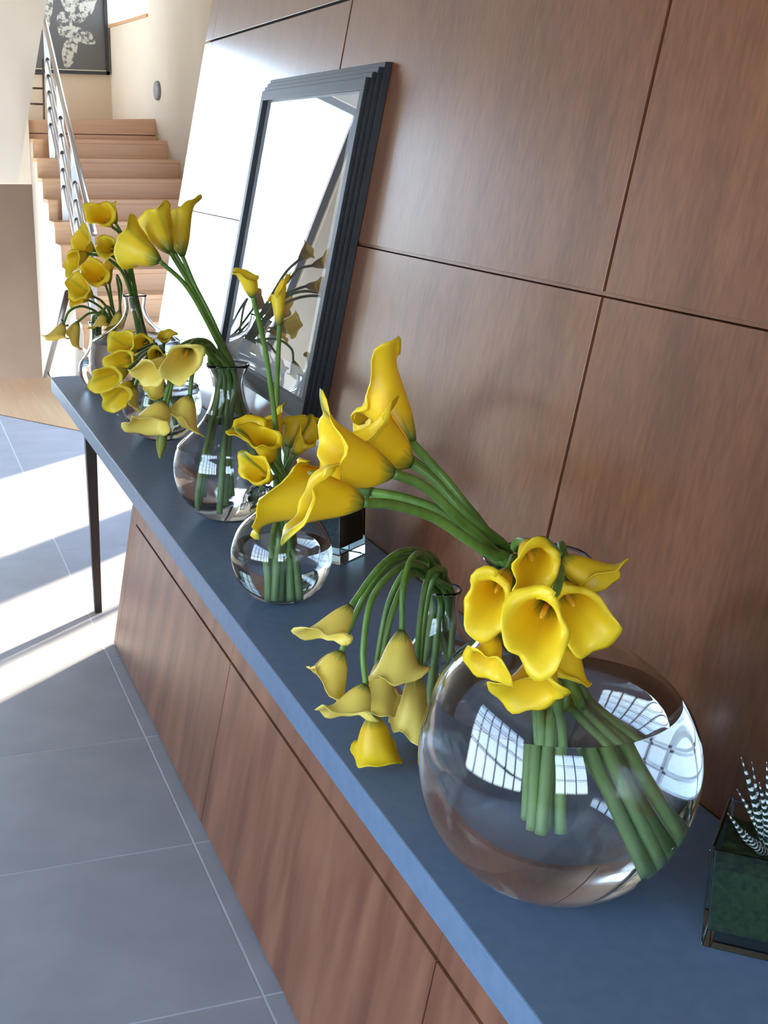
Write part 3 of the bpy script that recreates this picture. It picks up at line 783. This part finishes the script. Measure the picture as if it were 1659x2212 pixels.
        m = d < need
        g = ((need-d)/d)[m][:,None]*dv[m]; a_, b_ = pi[m], pj[m]
        wa, wb = w[a_], w[b_]; sw = np.maximum(wa+wb,1e-6)
        acc = np.zeros_like(P); cnt = np.zeros(N)
        np.add.at(acc, a_, g*(wa/sw)[:,None]); np.add.at(acc, b_, -g*(wb/sw)[:,None]); np.add.at(cnt, a_, 1); np.add.at(cnt, b_, 1)
        P += acc/np.maximum(1,cnt*0.6)[:,None]*0.9
        dv = P[oi]-oq; d = np.linalg.norm(dv,axis=1)+1e-9; need = rad[oi]+0.0028; m = (d < need) & (w[oi] > 0)
        if m.any():
            acc = np.zeros_like(P); cnt = np.zeros(N); np.add.at(acc, oi[m], ((need-d)/d)[m][:,None]*dv[m]); np.add.at(cnt, oi[m], 1)
            P += acc/np.maximum(1,cnt)[:,None]
        sm_ = 0.30 if it < ITER*0.75 else 0.10
        dd = P-P0; avg = 0.5*(dd[nxt]+dd[prv]); dd = dd+(avg-dd)*sm_*(w > 0)[:,None]; P = P0+dd
        vase_fix()
    for i,c in enumerate(CALLAS): c['line'] = [Vector(p) for p in P[off[i]:off[i+1]].tolist()]

def grow_callas():
    for c in CALLAS:
        tip = c['tip']; tv = CR*tip[0] - CD*(-tip[1]) - CF*tip[2]
        c['geo'] = spathe_geometry(c['base'], c['hd'], tv, c['Wm'], c['sr']*1.02, c['style'], c['i'], c['tiplen'], c['curl'], c['front'])
    ease_stems()
    for c in CALLAS:
        base, hd, sr, Wm = c['base'], c['hd'], c['sr'], c['Wm']
        e = tag(empty('calla_lily', tuple(base)), c['label'], 'flower', c['group'])
        tube('stem', local(e,c['line']), lambda t: sr*(1.12-0.22*t), M['stem'], e, 10)
        spathe('spathe', e, c['geo'], M[c['m']])
        if c['style'] != 'bud':
            ax = hd-base
            pts = [base+ax*0.10, base+ax*0.30, base+ax*0.42, base+ax*0.48]
            tube('spadix', local(e,pts), lambda t: max(0.0008,(Wm*0.042)*(1-max(0,(t-0.75)/0.25)**2*0.9)), M['spadix'], e, 8)

# tip vectors: (right, down, toward the camera) in picture axes
# ---- V1, bunch arching up to the left
LA, GA = 'golden calla lily with green-veined spathe, arching up out of the largest round vase', 'callas arching up from the largest vase'
A = lambda *a, **k: calla('V1', *a, **dict(dict(m='spathe_gold', group=GA, label=LA, sr=0.0068, foot=(-0.25+0.16*(CALLA_N%3),0.70-0.10*(CALLA_N%4),0.15+0.02*(CALLA_N%2))), **k))
A([(1075,1185,1.45),(985,1065,1.48),(925,995,1.50),(888,955,1.52)], (785,775,1.58), 135, (0.5,-0.9,0.2), m='spathe_plain', neck=(0.3,-0.75), tiplen=0.22,
  label='plain golden calla lily standing highest of those arching out of the largest round vase', group=None)
A([(1085,1190,1.46),(1000,1085,1.50),(930,1025,1.53),(880,985,1.56)], (745,875,1.60), 160, (-0.5,-0.8,0.0), neck=(0.55,-0.6), label='golden calla with green tip half hidden behind others arching out of the largest round vase')
A([(1070,1188,1.44),(985,1095,1.45),(940,1040,1.46),(888,1000,1.47)], (728,922,1.48), 178, (-0.3,0.9,0.2), neck=(0.1,-0.85), label='broad golden calla with green midrib amid the bunch arching from the largest round vase')
A([(1065,1192,1.43),(980,1110,1.43),(915,1050,1.44),(848,1022,1.45)], (660,962,1.46), 165, (-0.4,-0.8,0.2), neck=(-0.2,-0.9), label='golden calla with a pointed pale-edged tip arching from the largest round vase')
A([(1060,1195,1.44),(960,1110,1.45),(880,1078,1.47),(800,1062,1.49)], (664,1020,1.51), 34, (0,-1,0), m='spathe_bud', style='bud', neck=(-0.05,-0.95),
  label='slim half-closed green calla bud among the golden callas arching from the largest round vase', group=None)
A([(1056,1196,1.46),(965,1120,1.49),(880,1085,1.52),(770,1070,1.55)], (535,1060,1.60), 172, (-0.4,0.9,0.0), neck=(-0.35,-0.85), label='golden calla reaching farthest out above the small globe vase from the largest vase')
A([(1050,1200,1.42),(950,1125,1.42),(860,1093,1.42),(782,1085,1.42)], (606,1074,1.42), 140, (-0.1,1.0,0.3), neck=(-0.55,-0.75), curl=0.30, label='golden calla with curled lip and green underside arching lowest over the small globe vase')

# ---- V1, bunch hanging in front of its neck
LB, GB = 'smooth golden calla lily hanging over the front rim of the largest round vase', 'callas hanging over the largest vase'
Bf = lambda *a, **k: calla('V1', *a, **dict(dict(m='spathe_plain', group=GB, label=LB, sr=0.0058, foot=(-0.20+0.06*(CALLA_N%4),-0.20+0.05*(CALLA_N%3),0.30), tiplen=0.10), **k))
Bf([(1112,1212,1.42),(1115,1205,1.38),(1108,1215,1.35),(1096,1236,1.33)], (1040,1330,1.27), 120, (-0.3,1.0,0.5), style='front', neck=(-0.6,-0.2), front=0.8, label='golden calla hanging over the largest vase beside the narrow bottle vase, mouth open')
Bf([(1116,1215,1.41),(1108,1230,1.36),(1095,1290,1.33),(1070,1375,1.32)], (1045,1460,1.29), 98, (0.5,1.0,0.3), style='front', neck=(-0.6,0.2), front=0.75, label='golden calla tucked below a larger one over the shoulder of the largest vase')
Bf([(1118,1205,1.42),(1112,1190,1.39),(1120,1172,1.36),(1136,1172,1.33)], (1165,1255,1.26), 120, (-0.5,0.9,0.5), style='front', neck=(-0.4,0.3), front=0.75, label='golden calla topmost of those hanging over the rim of the largest vase')
Bf([(1140,1215,1.42),(1185,1200,1.37),(1208,1240,1.34),(1188,1292,1.30)], (1146,1385,1.22), 148, (-0.3,1.0,0.3), style='front', neck=(-0.7,0.4), front=0.72, label='widest open golden calla at the middle of the bunch hanging over the largest vase')
Bf([(1150,1205,1.43),(1155,1175,1.41),(1175,1168,1.39),(1215,1205,1.36)], (1325,1275,1.31), 105, (0.9,-0.2,0.1), style='open', neck=(-0.2,0.7), front=0.7, label='golden calla seen from the side, pointing toward the cherry wall above the largest vase')
Bf([(1160,1210,1.42),(1175,1195,1.37),(1195,1215,1.33),(1212,1262,1.31)], (1272,1365,1.22), 138, (0.6,0.8,0.3), style='front', neck=(-0.5,0.7), front=0.72, label='wide open golden calla nearest the cube planter among those hanging over the largest vase')
Bf([(1150,1220,1.41),(1165,1225,1.36),(1180,1310,1.32),(1180,1405,1.30)], (1135,1525,1.26), 130, (-0.8,0.6,0.1), style='open', neck=(-0.8,0.6), front=0.8, label='golden calla hanging lowest in front of the water surface of the largest vase')
Bf([(1165,1215,1.42),(1185,1220,1.38),(1215,1300,1.35),(1225,1385,1.34)], (1225,1490,1.33), 105, (0.4,0.9,-0.4), style='open', neck=(-0.4,0.8), front=0.75, label='golden calla seen from behind, hanging below the open ones at the largest vase')

# ---- V2, drooping bunch
LC, GC = 'pale yellow calla lily drooping on an arched stem from the narrow bottle vase', 'callas drooping from the narrow bottle vase'
Cc = lambda *a, **k: calla('V2', *a, **dict(dict(m='spathe_pale', group=GC, label=LC, sr=0.0053, tiplen=0.12, curl=0.18), **k))
Cc([(952,1262,1.97),(925,1205,1.94),(875,1190,1.90),(820,1225,1.86),(757,1310,1.82)], (680,1398,1.79), 84, (-0.9,-0.1,0.2), neck=(0.5,0.5), label='slim pale calla hanging first over the worktop edge from the narrow bottle vase')
Cc([(945,1262,1.97),(915,1210,1.93),(865,1205,1.88),(805,1260,1.84),(758,1350,1.81),(738,1408,1.80)], (694,1508,1.78), 108, (0.3,1.0,0.3), neck=(-0.2,0.5), label='pale calla with mouth turned down just below the slim one of the bottle vase')
Cc([(940,1262,1.97),(910,1225,1.92),(865,1225,1.86),(805,1290,1.81),(785,1400,1.78),(790,1480,1.77)], (738,1566,1.75), 96, (-0.9,0.3,0.2), neck=(-0.5,0.2), tiplen=0.3, label='pale calla with a long twisted tip drooping from the narrow bottle vase')
Cc([(952,1258,1.96),(930,1208,1.92),(895,1200,1.87),(872,1260,1.83),(868,1362,1.81)], (850,1485,1.78), 106, (-0.3,0.9,0.4), neck=(0.3,-0.3), label='largest pale calla bell in the middle of those drooping from the narrow bottle vase')
Cc([(945,1265,1.96),(915,1235,1.92),(880,1250,1.87),(845,1330,1.83),(826,1425,1.82)], (813,1548,1.80), 84, (-0.2,0.9,0.4), neck=(-0.4,-0.4), label='pale calla bell half hidden below the largest bell drooping from the narrow bottle vase')
Cc([(938,1268,1.97),(915,1232,1.93),(880,1232,1.89),(838,1310,1.87),(812,1450,1.85),(806,1545,1.84)], (812,1640,1.83), 106, (0.1,0.9,0.6), m='spathe_plain', neck=(-0.7,0.0), front=0.8,
   label='deeper yellow calla lily hanging lowest over the worktop beside the narrow bottle vase', group=None)
Cc([(955,1265,1.97),(950,1235,1.94),(925,1240,1.90),(908,1330,1.88),(900,1445,1.87)], (888,1608,1.85), 86, (0.2,0.9,0.4), neck=(0.4,-0.6), label='pale calla hanging closest to the largest round vase from the narrow bottle vase')
Cc([(950,1268,1.98),(945,1240,1.95),(925,1250,1.93),(912,1380,1.92),(905,1470,1.92)], (882,1568,1.90), 74, (-0.5,0.8,0.2), neck=(0.1,-0.7), label='pale calla half hidden behind another, touching the outline of the largest round vase')

# ---- V3, short bunch and two tall thin callas
LD, GD = 'golden calla lily in the short bunch standing in the small globe vase', 'callas in the small globe vase'
Dd = lambda *a, **k: calla('V3', *a, **dict(dict(m='spathe_gold', group=GD, label=LD, sr=0.0060, foot=(-0.1+0.12*(CALLA_N%3),-0.15+0.12*(CALLA_N%4),0.10)), **k))
Dd([(604,1010,2.69),(588,860,2.70),(570,740,2.71),(546,641,2.72)], (528,575,2.72), 52, (-0.8,-0.3,0.0), m='spathe_far', neck=(-0.3,-0.5), label='slim calla lily with a rolled round lip on a thin stem before the picture', group=None)
Dd([(606,1010,2.70),(598,880,2.73),(600,790,2.75),(604,702,2.76)], (602,590,2.77), 40, (0.6,-0.8,0.0), m='spathe_far', style='open', neck=(0.3,0.3), label='narrow pointed calla lily on a thin upright stem before the picture', group=None, tiplen=0.3)
Dd([(606,1020,2.69),(602,990,2.69),(598,955,2.70)], (578,880,2.72), 66, (0.4,-0.9,-0.2), neck=(0.0,0.6), label='golden calla with an upright back petal in the short bunch of the small globe vase')
Dd([(602,1025,2.68),(596,1005,2.67),(580,975,2.66)], (520,905,2.65), 68, (-0.9,-0.2,0.0), neck=(-0.5,0.3), label='golden calla with a rounded lip reaching toward the medium flask vase from the globe vase')
Dd([(600,1030,2.67),(592,1015,2.64),(585,1000,2.62)], (560,925,2.57), 72, (-0.7,-0.4,0.5), neck=(-0.6,0.0), front=0.8, label='golden calla with green-veined back in the middle of the short bunch of the globe vase')
Dd([(612,1020,2.71),(616,995,2.72),(622,965,2.73)], (660,885,2.75), 74, (0.8,-0.5,-0.2), m='spathe_far', neck=(0.4,0.6), label='amber calla leaning toward the picture frame from the small globe vase')
Dd([(600,1035,2.66),(594,1030,2.63),(585,1035,2.60)], (535,1005,2.57), 64, (-0.6,-0.7,0.2), neck=(-0.7,-0.3), label='golden calla lowest of the short bunch in the small globe vase')
Dd([(614,1025,2.70),(622,1005,2.69),(635,980,2.68)], (682,915,2.66), 56, (0.5,-0.9,0.1), neck=(0.7,0.2), label='golden calla with pointed petal leaning toward the cherry wall from the small globe vase')

# ---- V5, tall bunch
LE, GE = 'tall amber calla lily leaning out of the medium flask vase', 'tall callas of the medium flask vase'
Ee = lambda *a, **k: calla('V5', *a, **dict(dict(m='spathe_far', group=GE, label=LE, sr=0.0062, foot=(0.05*(CALLA_N%3),0.45,0.30+0.05*(CALLA_N%3)), tiplen=0.08), **k))
Ee([(492,770,3.38),(458,690,3.38),(420,615,3.38),(394,553,3.38)], (384,436,3.44), 70, (0.9,0.2,0.0), neck=(0.0,0.5), curl=0.1, label='tallest amber calla of the medium flask vase, in front of the pale glaring wall')
Ee([(490,772,3.37),(450,690,3.36),(410,615,3.35),(368,545,3.34)], (328,468,3.42), 72, (-0.2,-0.9,0.0), neck=(-0.3,0.3), curl=0.1, label='amber calla with green midrib amid the tall bunch of the medium flask vase')
Ee([(485,776,3.36),(445,690,3.33),(400,615,3.31),(345,564,3.29)], (268,520,3.36), 84, (-0.4,-0.6,0.2), neck=(-0.5,0.1), curl=0.1, label='amber calla leaning lowest of the tall bunch of the medium flask vase')
Ee([(494,772,3.39),(462,700,3.40),(425,630,3.41),(378,548,3.42)], (330,470,3.50), 66, (0.3,-0.8,-0.2), neck=(0.3,0.3), curl=0.1, label='amber calla half hidden behind another in the tall bunch of the medium flask vase')
# ---- V5, drooping bunch
LF, GF = 'yellow calla lily drooping toward the worktop from the medium flask vase', 'callas drooping from the medium flask vase'
Ff = lambda *a, **k: calla('V5', *a, **dict(dict(m='spathe_pale', group=GF, label=LF, sr=0.0062, foot=(-0.25+0.15*(CALLA_N%3),-0.62+0.13*(CALLA_N%6),0.14+0.06*(CALLA_N%3)), tiplen=0.10, curl=0.16), **k))
Ff([(470,772,3.37),(448,742,3.33),(425,735,3.28),(408,748,3.23)], (390,795,3.12), 82, (-0.7,0.7,0.5), style='front', neck=(0.0,-0.6), front=0.75)
Ff([(465,775,3.37),(440,738,3.33),(400,742,3.27),(362,775,3.22)], (305,820,3.18), 62, (-0.8,0.2,0.2), neck=(-0.3,-0.6))
Ff([(462,775,3.36),(438,745,3.31),(400,760,3.26),(370,815,3.22),(355,868,3.20)], (312,940,3.17), 92, (-0.8,0.5,0.1), neck=(-0.5,-0.4))
Ff([(468,775,3.36),(450,748,3.31),(428,760,3.27),(415,810,3.24),(410,855,3.23)], (388,932,3.20), 80, (0.4,0.8,0.2), neck=(0.2,-0.8))
Ff([(460,778,3.38),(432,748,3.34),(395,765,3.31),(368,840,3.29),(355,905,3.28)], (345,990,3.27), 28, (0,1,0), m='spathe_bud', style='bud', neck=(-0.6,0.0), label='small closed yellow calla bud hanging lowest from the medium flask vase', group=None)
Ff([(458,778,3.39),(430,742,3.37),(388,755,3.35),(352,790,3.34)], (325,860,3.33), 48, (-0.3,0.9,0.1), neck=(-0.7,0.3))

# ---- V7, drooping bunch
LG, GG = 'small yellow calla lily spilling out of the flask vase between two taller flasks', 'callas spilling from the middle flask vase'
Gg = lambda *a, **k: calla('V7', *a, **dict(dict(m='spathe_far', group=GG, label=LG, sr=0.0062, tiplen=0.10, curl=0.2), **k))
Gg([(345,768,4.45),(332,745,4.41),(312,752,4.36),(292,760,4.31)], (250,735,4.26), 52, (-0.8,-0.5,0.1), neck=(-0.3,-0.6))
Gg([(343,770,4.44),(328,752,4.39),(308,762,4.33),(290,775,4.28)], (248,785,4.22), 56, (-0.7,0.5,0.3), neck=(-0.5,-0.5))
Gg([(342,772,4.43),(325,758,4.37),(300,775,4.31),(275,800,4.26)], (210,828,4.20), 56, (-0.8,0.2,0.1), neck=(-0.6,-0.2))
Gg([(345,772,4.43),(328,762,4.37),(305,790,4.31),(285,825,4.27)], (240,875,4.22), 58, (-0.6,0.6,0.2), neck=(-0.2,-0.8))
Gg([(350,768,4.44),(342,746,4.41),(330,738,4.37),(320,740,4.33)], (303,745,4.24), 44, (-0.5,0.7,0.6), style='front', neck=(0.2,-0.5), front=0.8)
Gg([(352,770,4.44),(350,752,4.41),(347,750,4.36),(344,758,4.32)], (338,776,4.24), 40, (0.2,0.8,0.6), style='front', neck=(0.5,-0.3), front=0.8)
Gg([(356,758,4.46),(356,748,4.45),(354,740,4.45)], (358,718,4.43), 38, (0.8,-0.4,0.2), neck=(0.5,0.4))
Gg([(346,774,4.42),(330,770,4.35),(308,800,4.29),(292,835,4.26)], (272,880,4.23), 50, (0.2,0.9,0.4), neck=(0.0,-0.3), m='spathe_pale')

# ---- V6, upright bunch
LH, GH = 'golden calla lily rising from the large flask vase in front of the stairs', 'callas of the large far flask vase'
Hh = lambda *a, **k: calla('V6', *a, **dict(dict(m='spathe_far', group=GH, label=LH, sr=0.0062, foot=(0.1*(CALLA_N%3),0.35,0.28), tiplen=0.08), **k))
Hh([(288,625,5.12),(278,570,5.10),(262,510,5.07),(240,488,5.04)], (210,455,4.95), 56, (-0.6,-0.5,0.6), style='front', m='spathe_plain', neck=(-0.2,0.3), front=0.85)
Hh([(292,622,5.13),(282,570,5.13),(270,520,5.13),(250,482,5.13)], (228,440,5.13), 42, (-0.4,-0.9,0.0), neck=(0.2,0.4))
Hh([(286,626,5.10),(270,580,5.07),(240,552,5.04),(202,541,5.01)], (162,512,4.97), 52, (0.0,-1.0,0.1), neck=(-0.4,0.0))
Hh([(290,622,5.11),(275,580,5.07),(262,555,5.03),(250,540,5.00)], (226,532,4.91), 46, (-0.6,0.6,0.4), style='front', neck=(0.0,-0.4), front=0.85)
Hh([(284,628,5.10),(262,585,5.06),(228,556,5.02),(190,548,4.98)], (142,572,4.93), 46, (-0.4,0.8,0.2), neck=(-0.6,-0.2))
# ---- V8, farthest bunch
LI, GI = 'small yellow calla lily spreading from the bottle vase at the end of the worktop', 'callas of the bottle vase at the worktop end'
Ii = lambda *a, **k: calla('V8', *a, **dict(dict(m='spathe_plain', group=GI, label=LI, sr=0.0055, tiplen=0.10, foot=(0.1,0.1*(CALLA_N%3),0.25)), **k))
Ii([(250,705,5.50),(242,670,5.46),(236,640,5.42),(228,615,5.38)], (196,580,5.30), 60, (-0.6,-0.4,0.5), style='front', neck=(-0.3,0.2), front=0.85)
Ii([(248,708,5.49),(235,675,5.44),(218,650,5.40),(200,640,5.37)], (155,612,5.32), 50, (-0.6,-0.5,0.2), neck=(-0.5,0.0), m='spathe_far')
Ii([(252,705,5.51),(245,670,5.48),(240,640,5.46),(236,612,5.44)], (222,572,5.42), 44, (0.3,-0.9,0.2), neck=(0.0,0.4), m='spathe_far')
Ii([(246,708,5.49),(225,672,5.44),(205,655,5.40),(190,648,5.37)], (158,635,5.33), 44, (-0.3,0.8,0.3), neck=(-0.6,-0.3))
Ii([(248,712,5.48),(222,682,5.42),(180,662,5.36),(150,672,5.32),(138,698,5.31)], (112,742,5.28), 40, (-0.8,0.2,0.3), neck=(-0.4,-0.6), m='spathe_pale')
Ii([(249,712,5.48),(230,682,5.42),(195,676,5.37),(168,695,5.34)], (148,752,5.31), 44, (0.6,0.7,0.2), neck=(-0.1,-0.6), m='spathe_pale')
Ii([(252,706,5.49),(246,678,5.46),(232,662,5.42),(222,678,5.39)], (212,716,5.37), 32, (-0.4,0.8,0.2), neck=(0.2,-0.5), m='spathe_pale')
Ii([(256,704,5.50),(258,640,5.48),(252,595,5.46),(262,620,5.42),(258,672,5.40)], (243,722,5.37), 34, (-0.4,0.8,0.2), neck=(0.4,0.0), m='spathe_pale')

grow_callas()

# ================================================================== SQUARE GLASS VASES
def cube_planter(name, corner, d1, d2, w, h, fill_h, label, cat, fillm, fillname, base_t=0.022, th=0.006):
    """hollow glass box: corner on the worktop, two horizontal unit directions"""
    c0 = Vector(corner); u = Vector(d1).normalized(); q = Vector(d2).normalized()
    e = tag(empty(name, tuple(c0+(u+q)*(w/2))), label, cat)
    def ring(ins,z): return [c0+u*ins+q*ins+Vector((0,0,z)), c0+u*(w-ins)+q*ins+Vector((0,0,z)), c0+u*(w-ins)+q*(w-ins)+Vector((0,0,z)), c0+u*ins+q*(w-ins)+Vector((0,0,z))]
    v = ring(0,0)+ring(0,h)+ring(th,h)+ring(th,base_t)
    f = [(0,1,2,3)]
    for a in (0,4,8):
        for i in range(4): f.append((a+i,a+(i+1)%4,a+4+(i+1)%4,a+4+i))
    f.append((12,13,14,15))
    o = recalc(mesh_obj('box', local(e,v), f, M['thick_glass'], e)); m_ = o.modifiers.new('bevel','BEVEL'); m_.width = 0.0025; m_.segments = 2
    # filling, with an uneven top
    n = 14; vv = []; ff = []
    ins = th+0.0012
    for j in range(n+1):
        for i in range(n+1):
            p = c0+u*(ins+(w-2*ins)*i/n)+q*(ins+(w-2*ins)*j/n)
            vv.append(p+Vector((0,0,fill_h+0.010*noise.noise(p*60)+0.006*noise.noise(p*160))))
    for j in range(n):
        for i in range(n): a=j*(n+1)+i; ff.append((a,a+1,a+n+2,a+n+1))
    b0 = len(vv)
    border = [i for i in range(n+1)]+[j*(n+1)+n for j in range(1,n+1)]+[n*(n+1)+i for i in range(n-1,-1,-1)]+[j*(n+1) for j in range(n-1,0,-1)]
    for i in border: vv.append(Vector((vv[i].x,vv[i].y,c0.z+base_t+0.001)))
    k = len(border)
    for i in range(k): ff.append((border[i],b0+i,b0+(i+1)%k,border[(i+1)%k]))
    ff.append(tuple(range(b0,b0+k)))
    fo = recalc(mesh_obj(fillname, local(e,vv), ff, fillm, e)); tag(fo, kind='stuff')
    return e, c0, u, q
pc = atz(1513,2045,TABLE_Z)
d1 = Vector((1.35-1.233, 1.017-0.906, 0)).normalized(); d2 = Vector((-d1.y*-1, -d1.x*1, 0))
d2 = Vector((d1.y, -d1.x, 0))
if d2.x > 0: d2 = d2
d2 = Vector((-0.067,0.053,0)).normalized()
d2 = (d2 - d1*d2.dot(d1)).normalized()
PW = 0.15
pl, pc0, pu, pq = cube_planter('glass_planter', (pc.x,pc.y,TABLE_Z+0.0005), d1, d2, PW, 0.137, 0.112, 'glass cube planter packed with dark moss, beside the largest round vase', 'planter', M['moss'], 'moss')
c4 = atz(735,1222,TABLE_Z); c4b = atz(803,1190,TABLE_Z)
d41 = (c4b-c4); d41.z = 0; w4 = min(0.115, d41.length); d41.normalize(); d42 = Vector((d41.y,-d41.x,0)); 
if d42.y > 0 and False: d42 = -d42
d42 = Vector((-d41.y, d41.x, 0))
d42 = Vector((0.35, -0.05, 0)).normalized(); d42 = (d42 - d41*d42.dot(d41)).normalized()
cube_planter('square_glass_vase', (c4.x,c4.y,TABLE_Z+0.0005), d41, d42, w4, 0.165, 0.150, 'square glass vase filled with dark soil, standing against the wall behind the small globe vase', 'vase', M['soil'], 'soil', base_t=0.040)

# zebra haworthia in the moss: leaves given by their tips
hb = atz(1668, 1838, TABLE_Z+0.106)
rel = hb - pc0
ha = max(0.30, min(0.72, rel.dot(pu)/PW)); hq = max(0.25, min(0.75, rel.dot(pq)/PW))
hb = pc0+pu*(ha*PW)+pq*(hq*PW); hb.z = TABLE_Z+0.100
haw = tag(empty('zebra_haworthia', tuple(hb)), 'zebra haworthia with white-banded spiky leaves growing in the moss of the cube planter', 'plant')
tips = [(1601,1636,0.00,8.5),(1624,1646,0.03,6.0),(1656,1646,-0.02,7.5),(1572,1757,-0.02,7.5),(1592,1705,0.03,6.5),(1690,1610,0.0,8.5),(1730,1650,-0.02,8.0),(1752,1730,0.0,7.5),(1640,1690,-0.04,8.0),(1700,1680,-0.04,8.0),(1745,1790,-0.03,7.0),(1610,1795,-0.045,7.0)]
for k,(tx,ty,dx,w) in enumerate(tips):
    tp = atx(tx, ty, hb.x+dx)
    b0 = hb + Vector((0.008*math.cos(k*2.4), 0.008*math.sin(k*2.4), 0))
    mid = b0.lerp(tp,0.5) + Vector((0,0,-0.006)) + (tp-b0).cross(CF).normalized()*0.004*(-1)**k
    pts = catmull([b0, mid, tp], 7)
    w *= 0.001
    v,f,uv = tube_data(pts, lambda t: max(0.0005, w*(0.72+0.9*t-1.6*t*t) if t < 0.4 else w*0.824*(1-(t-0.4)/0.6)**0.85), 8)
    mesh_obj('leaf', local(haw,v), f, M['zebra'], haw, True, uv)
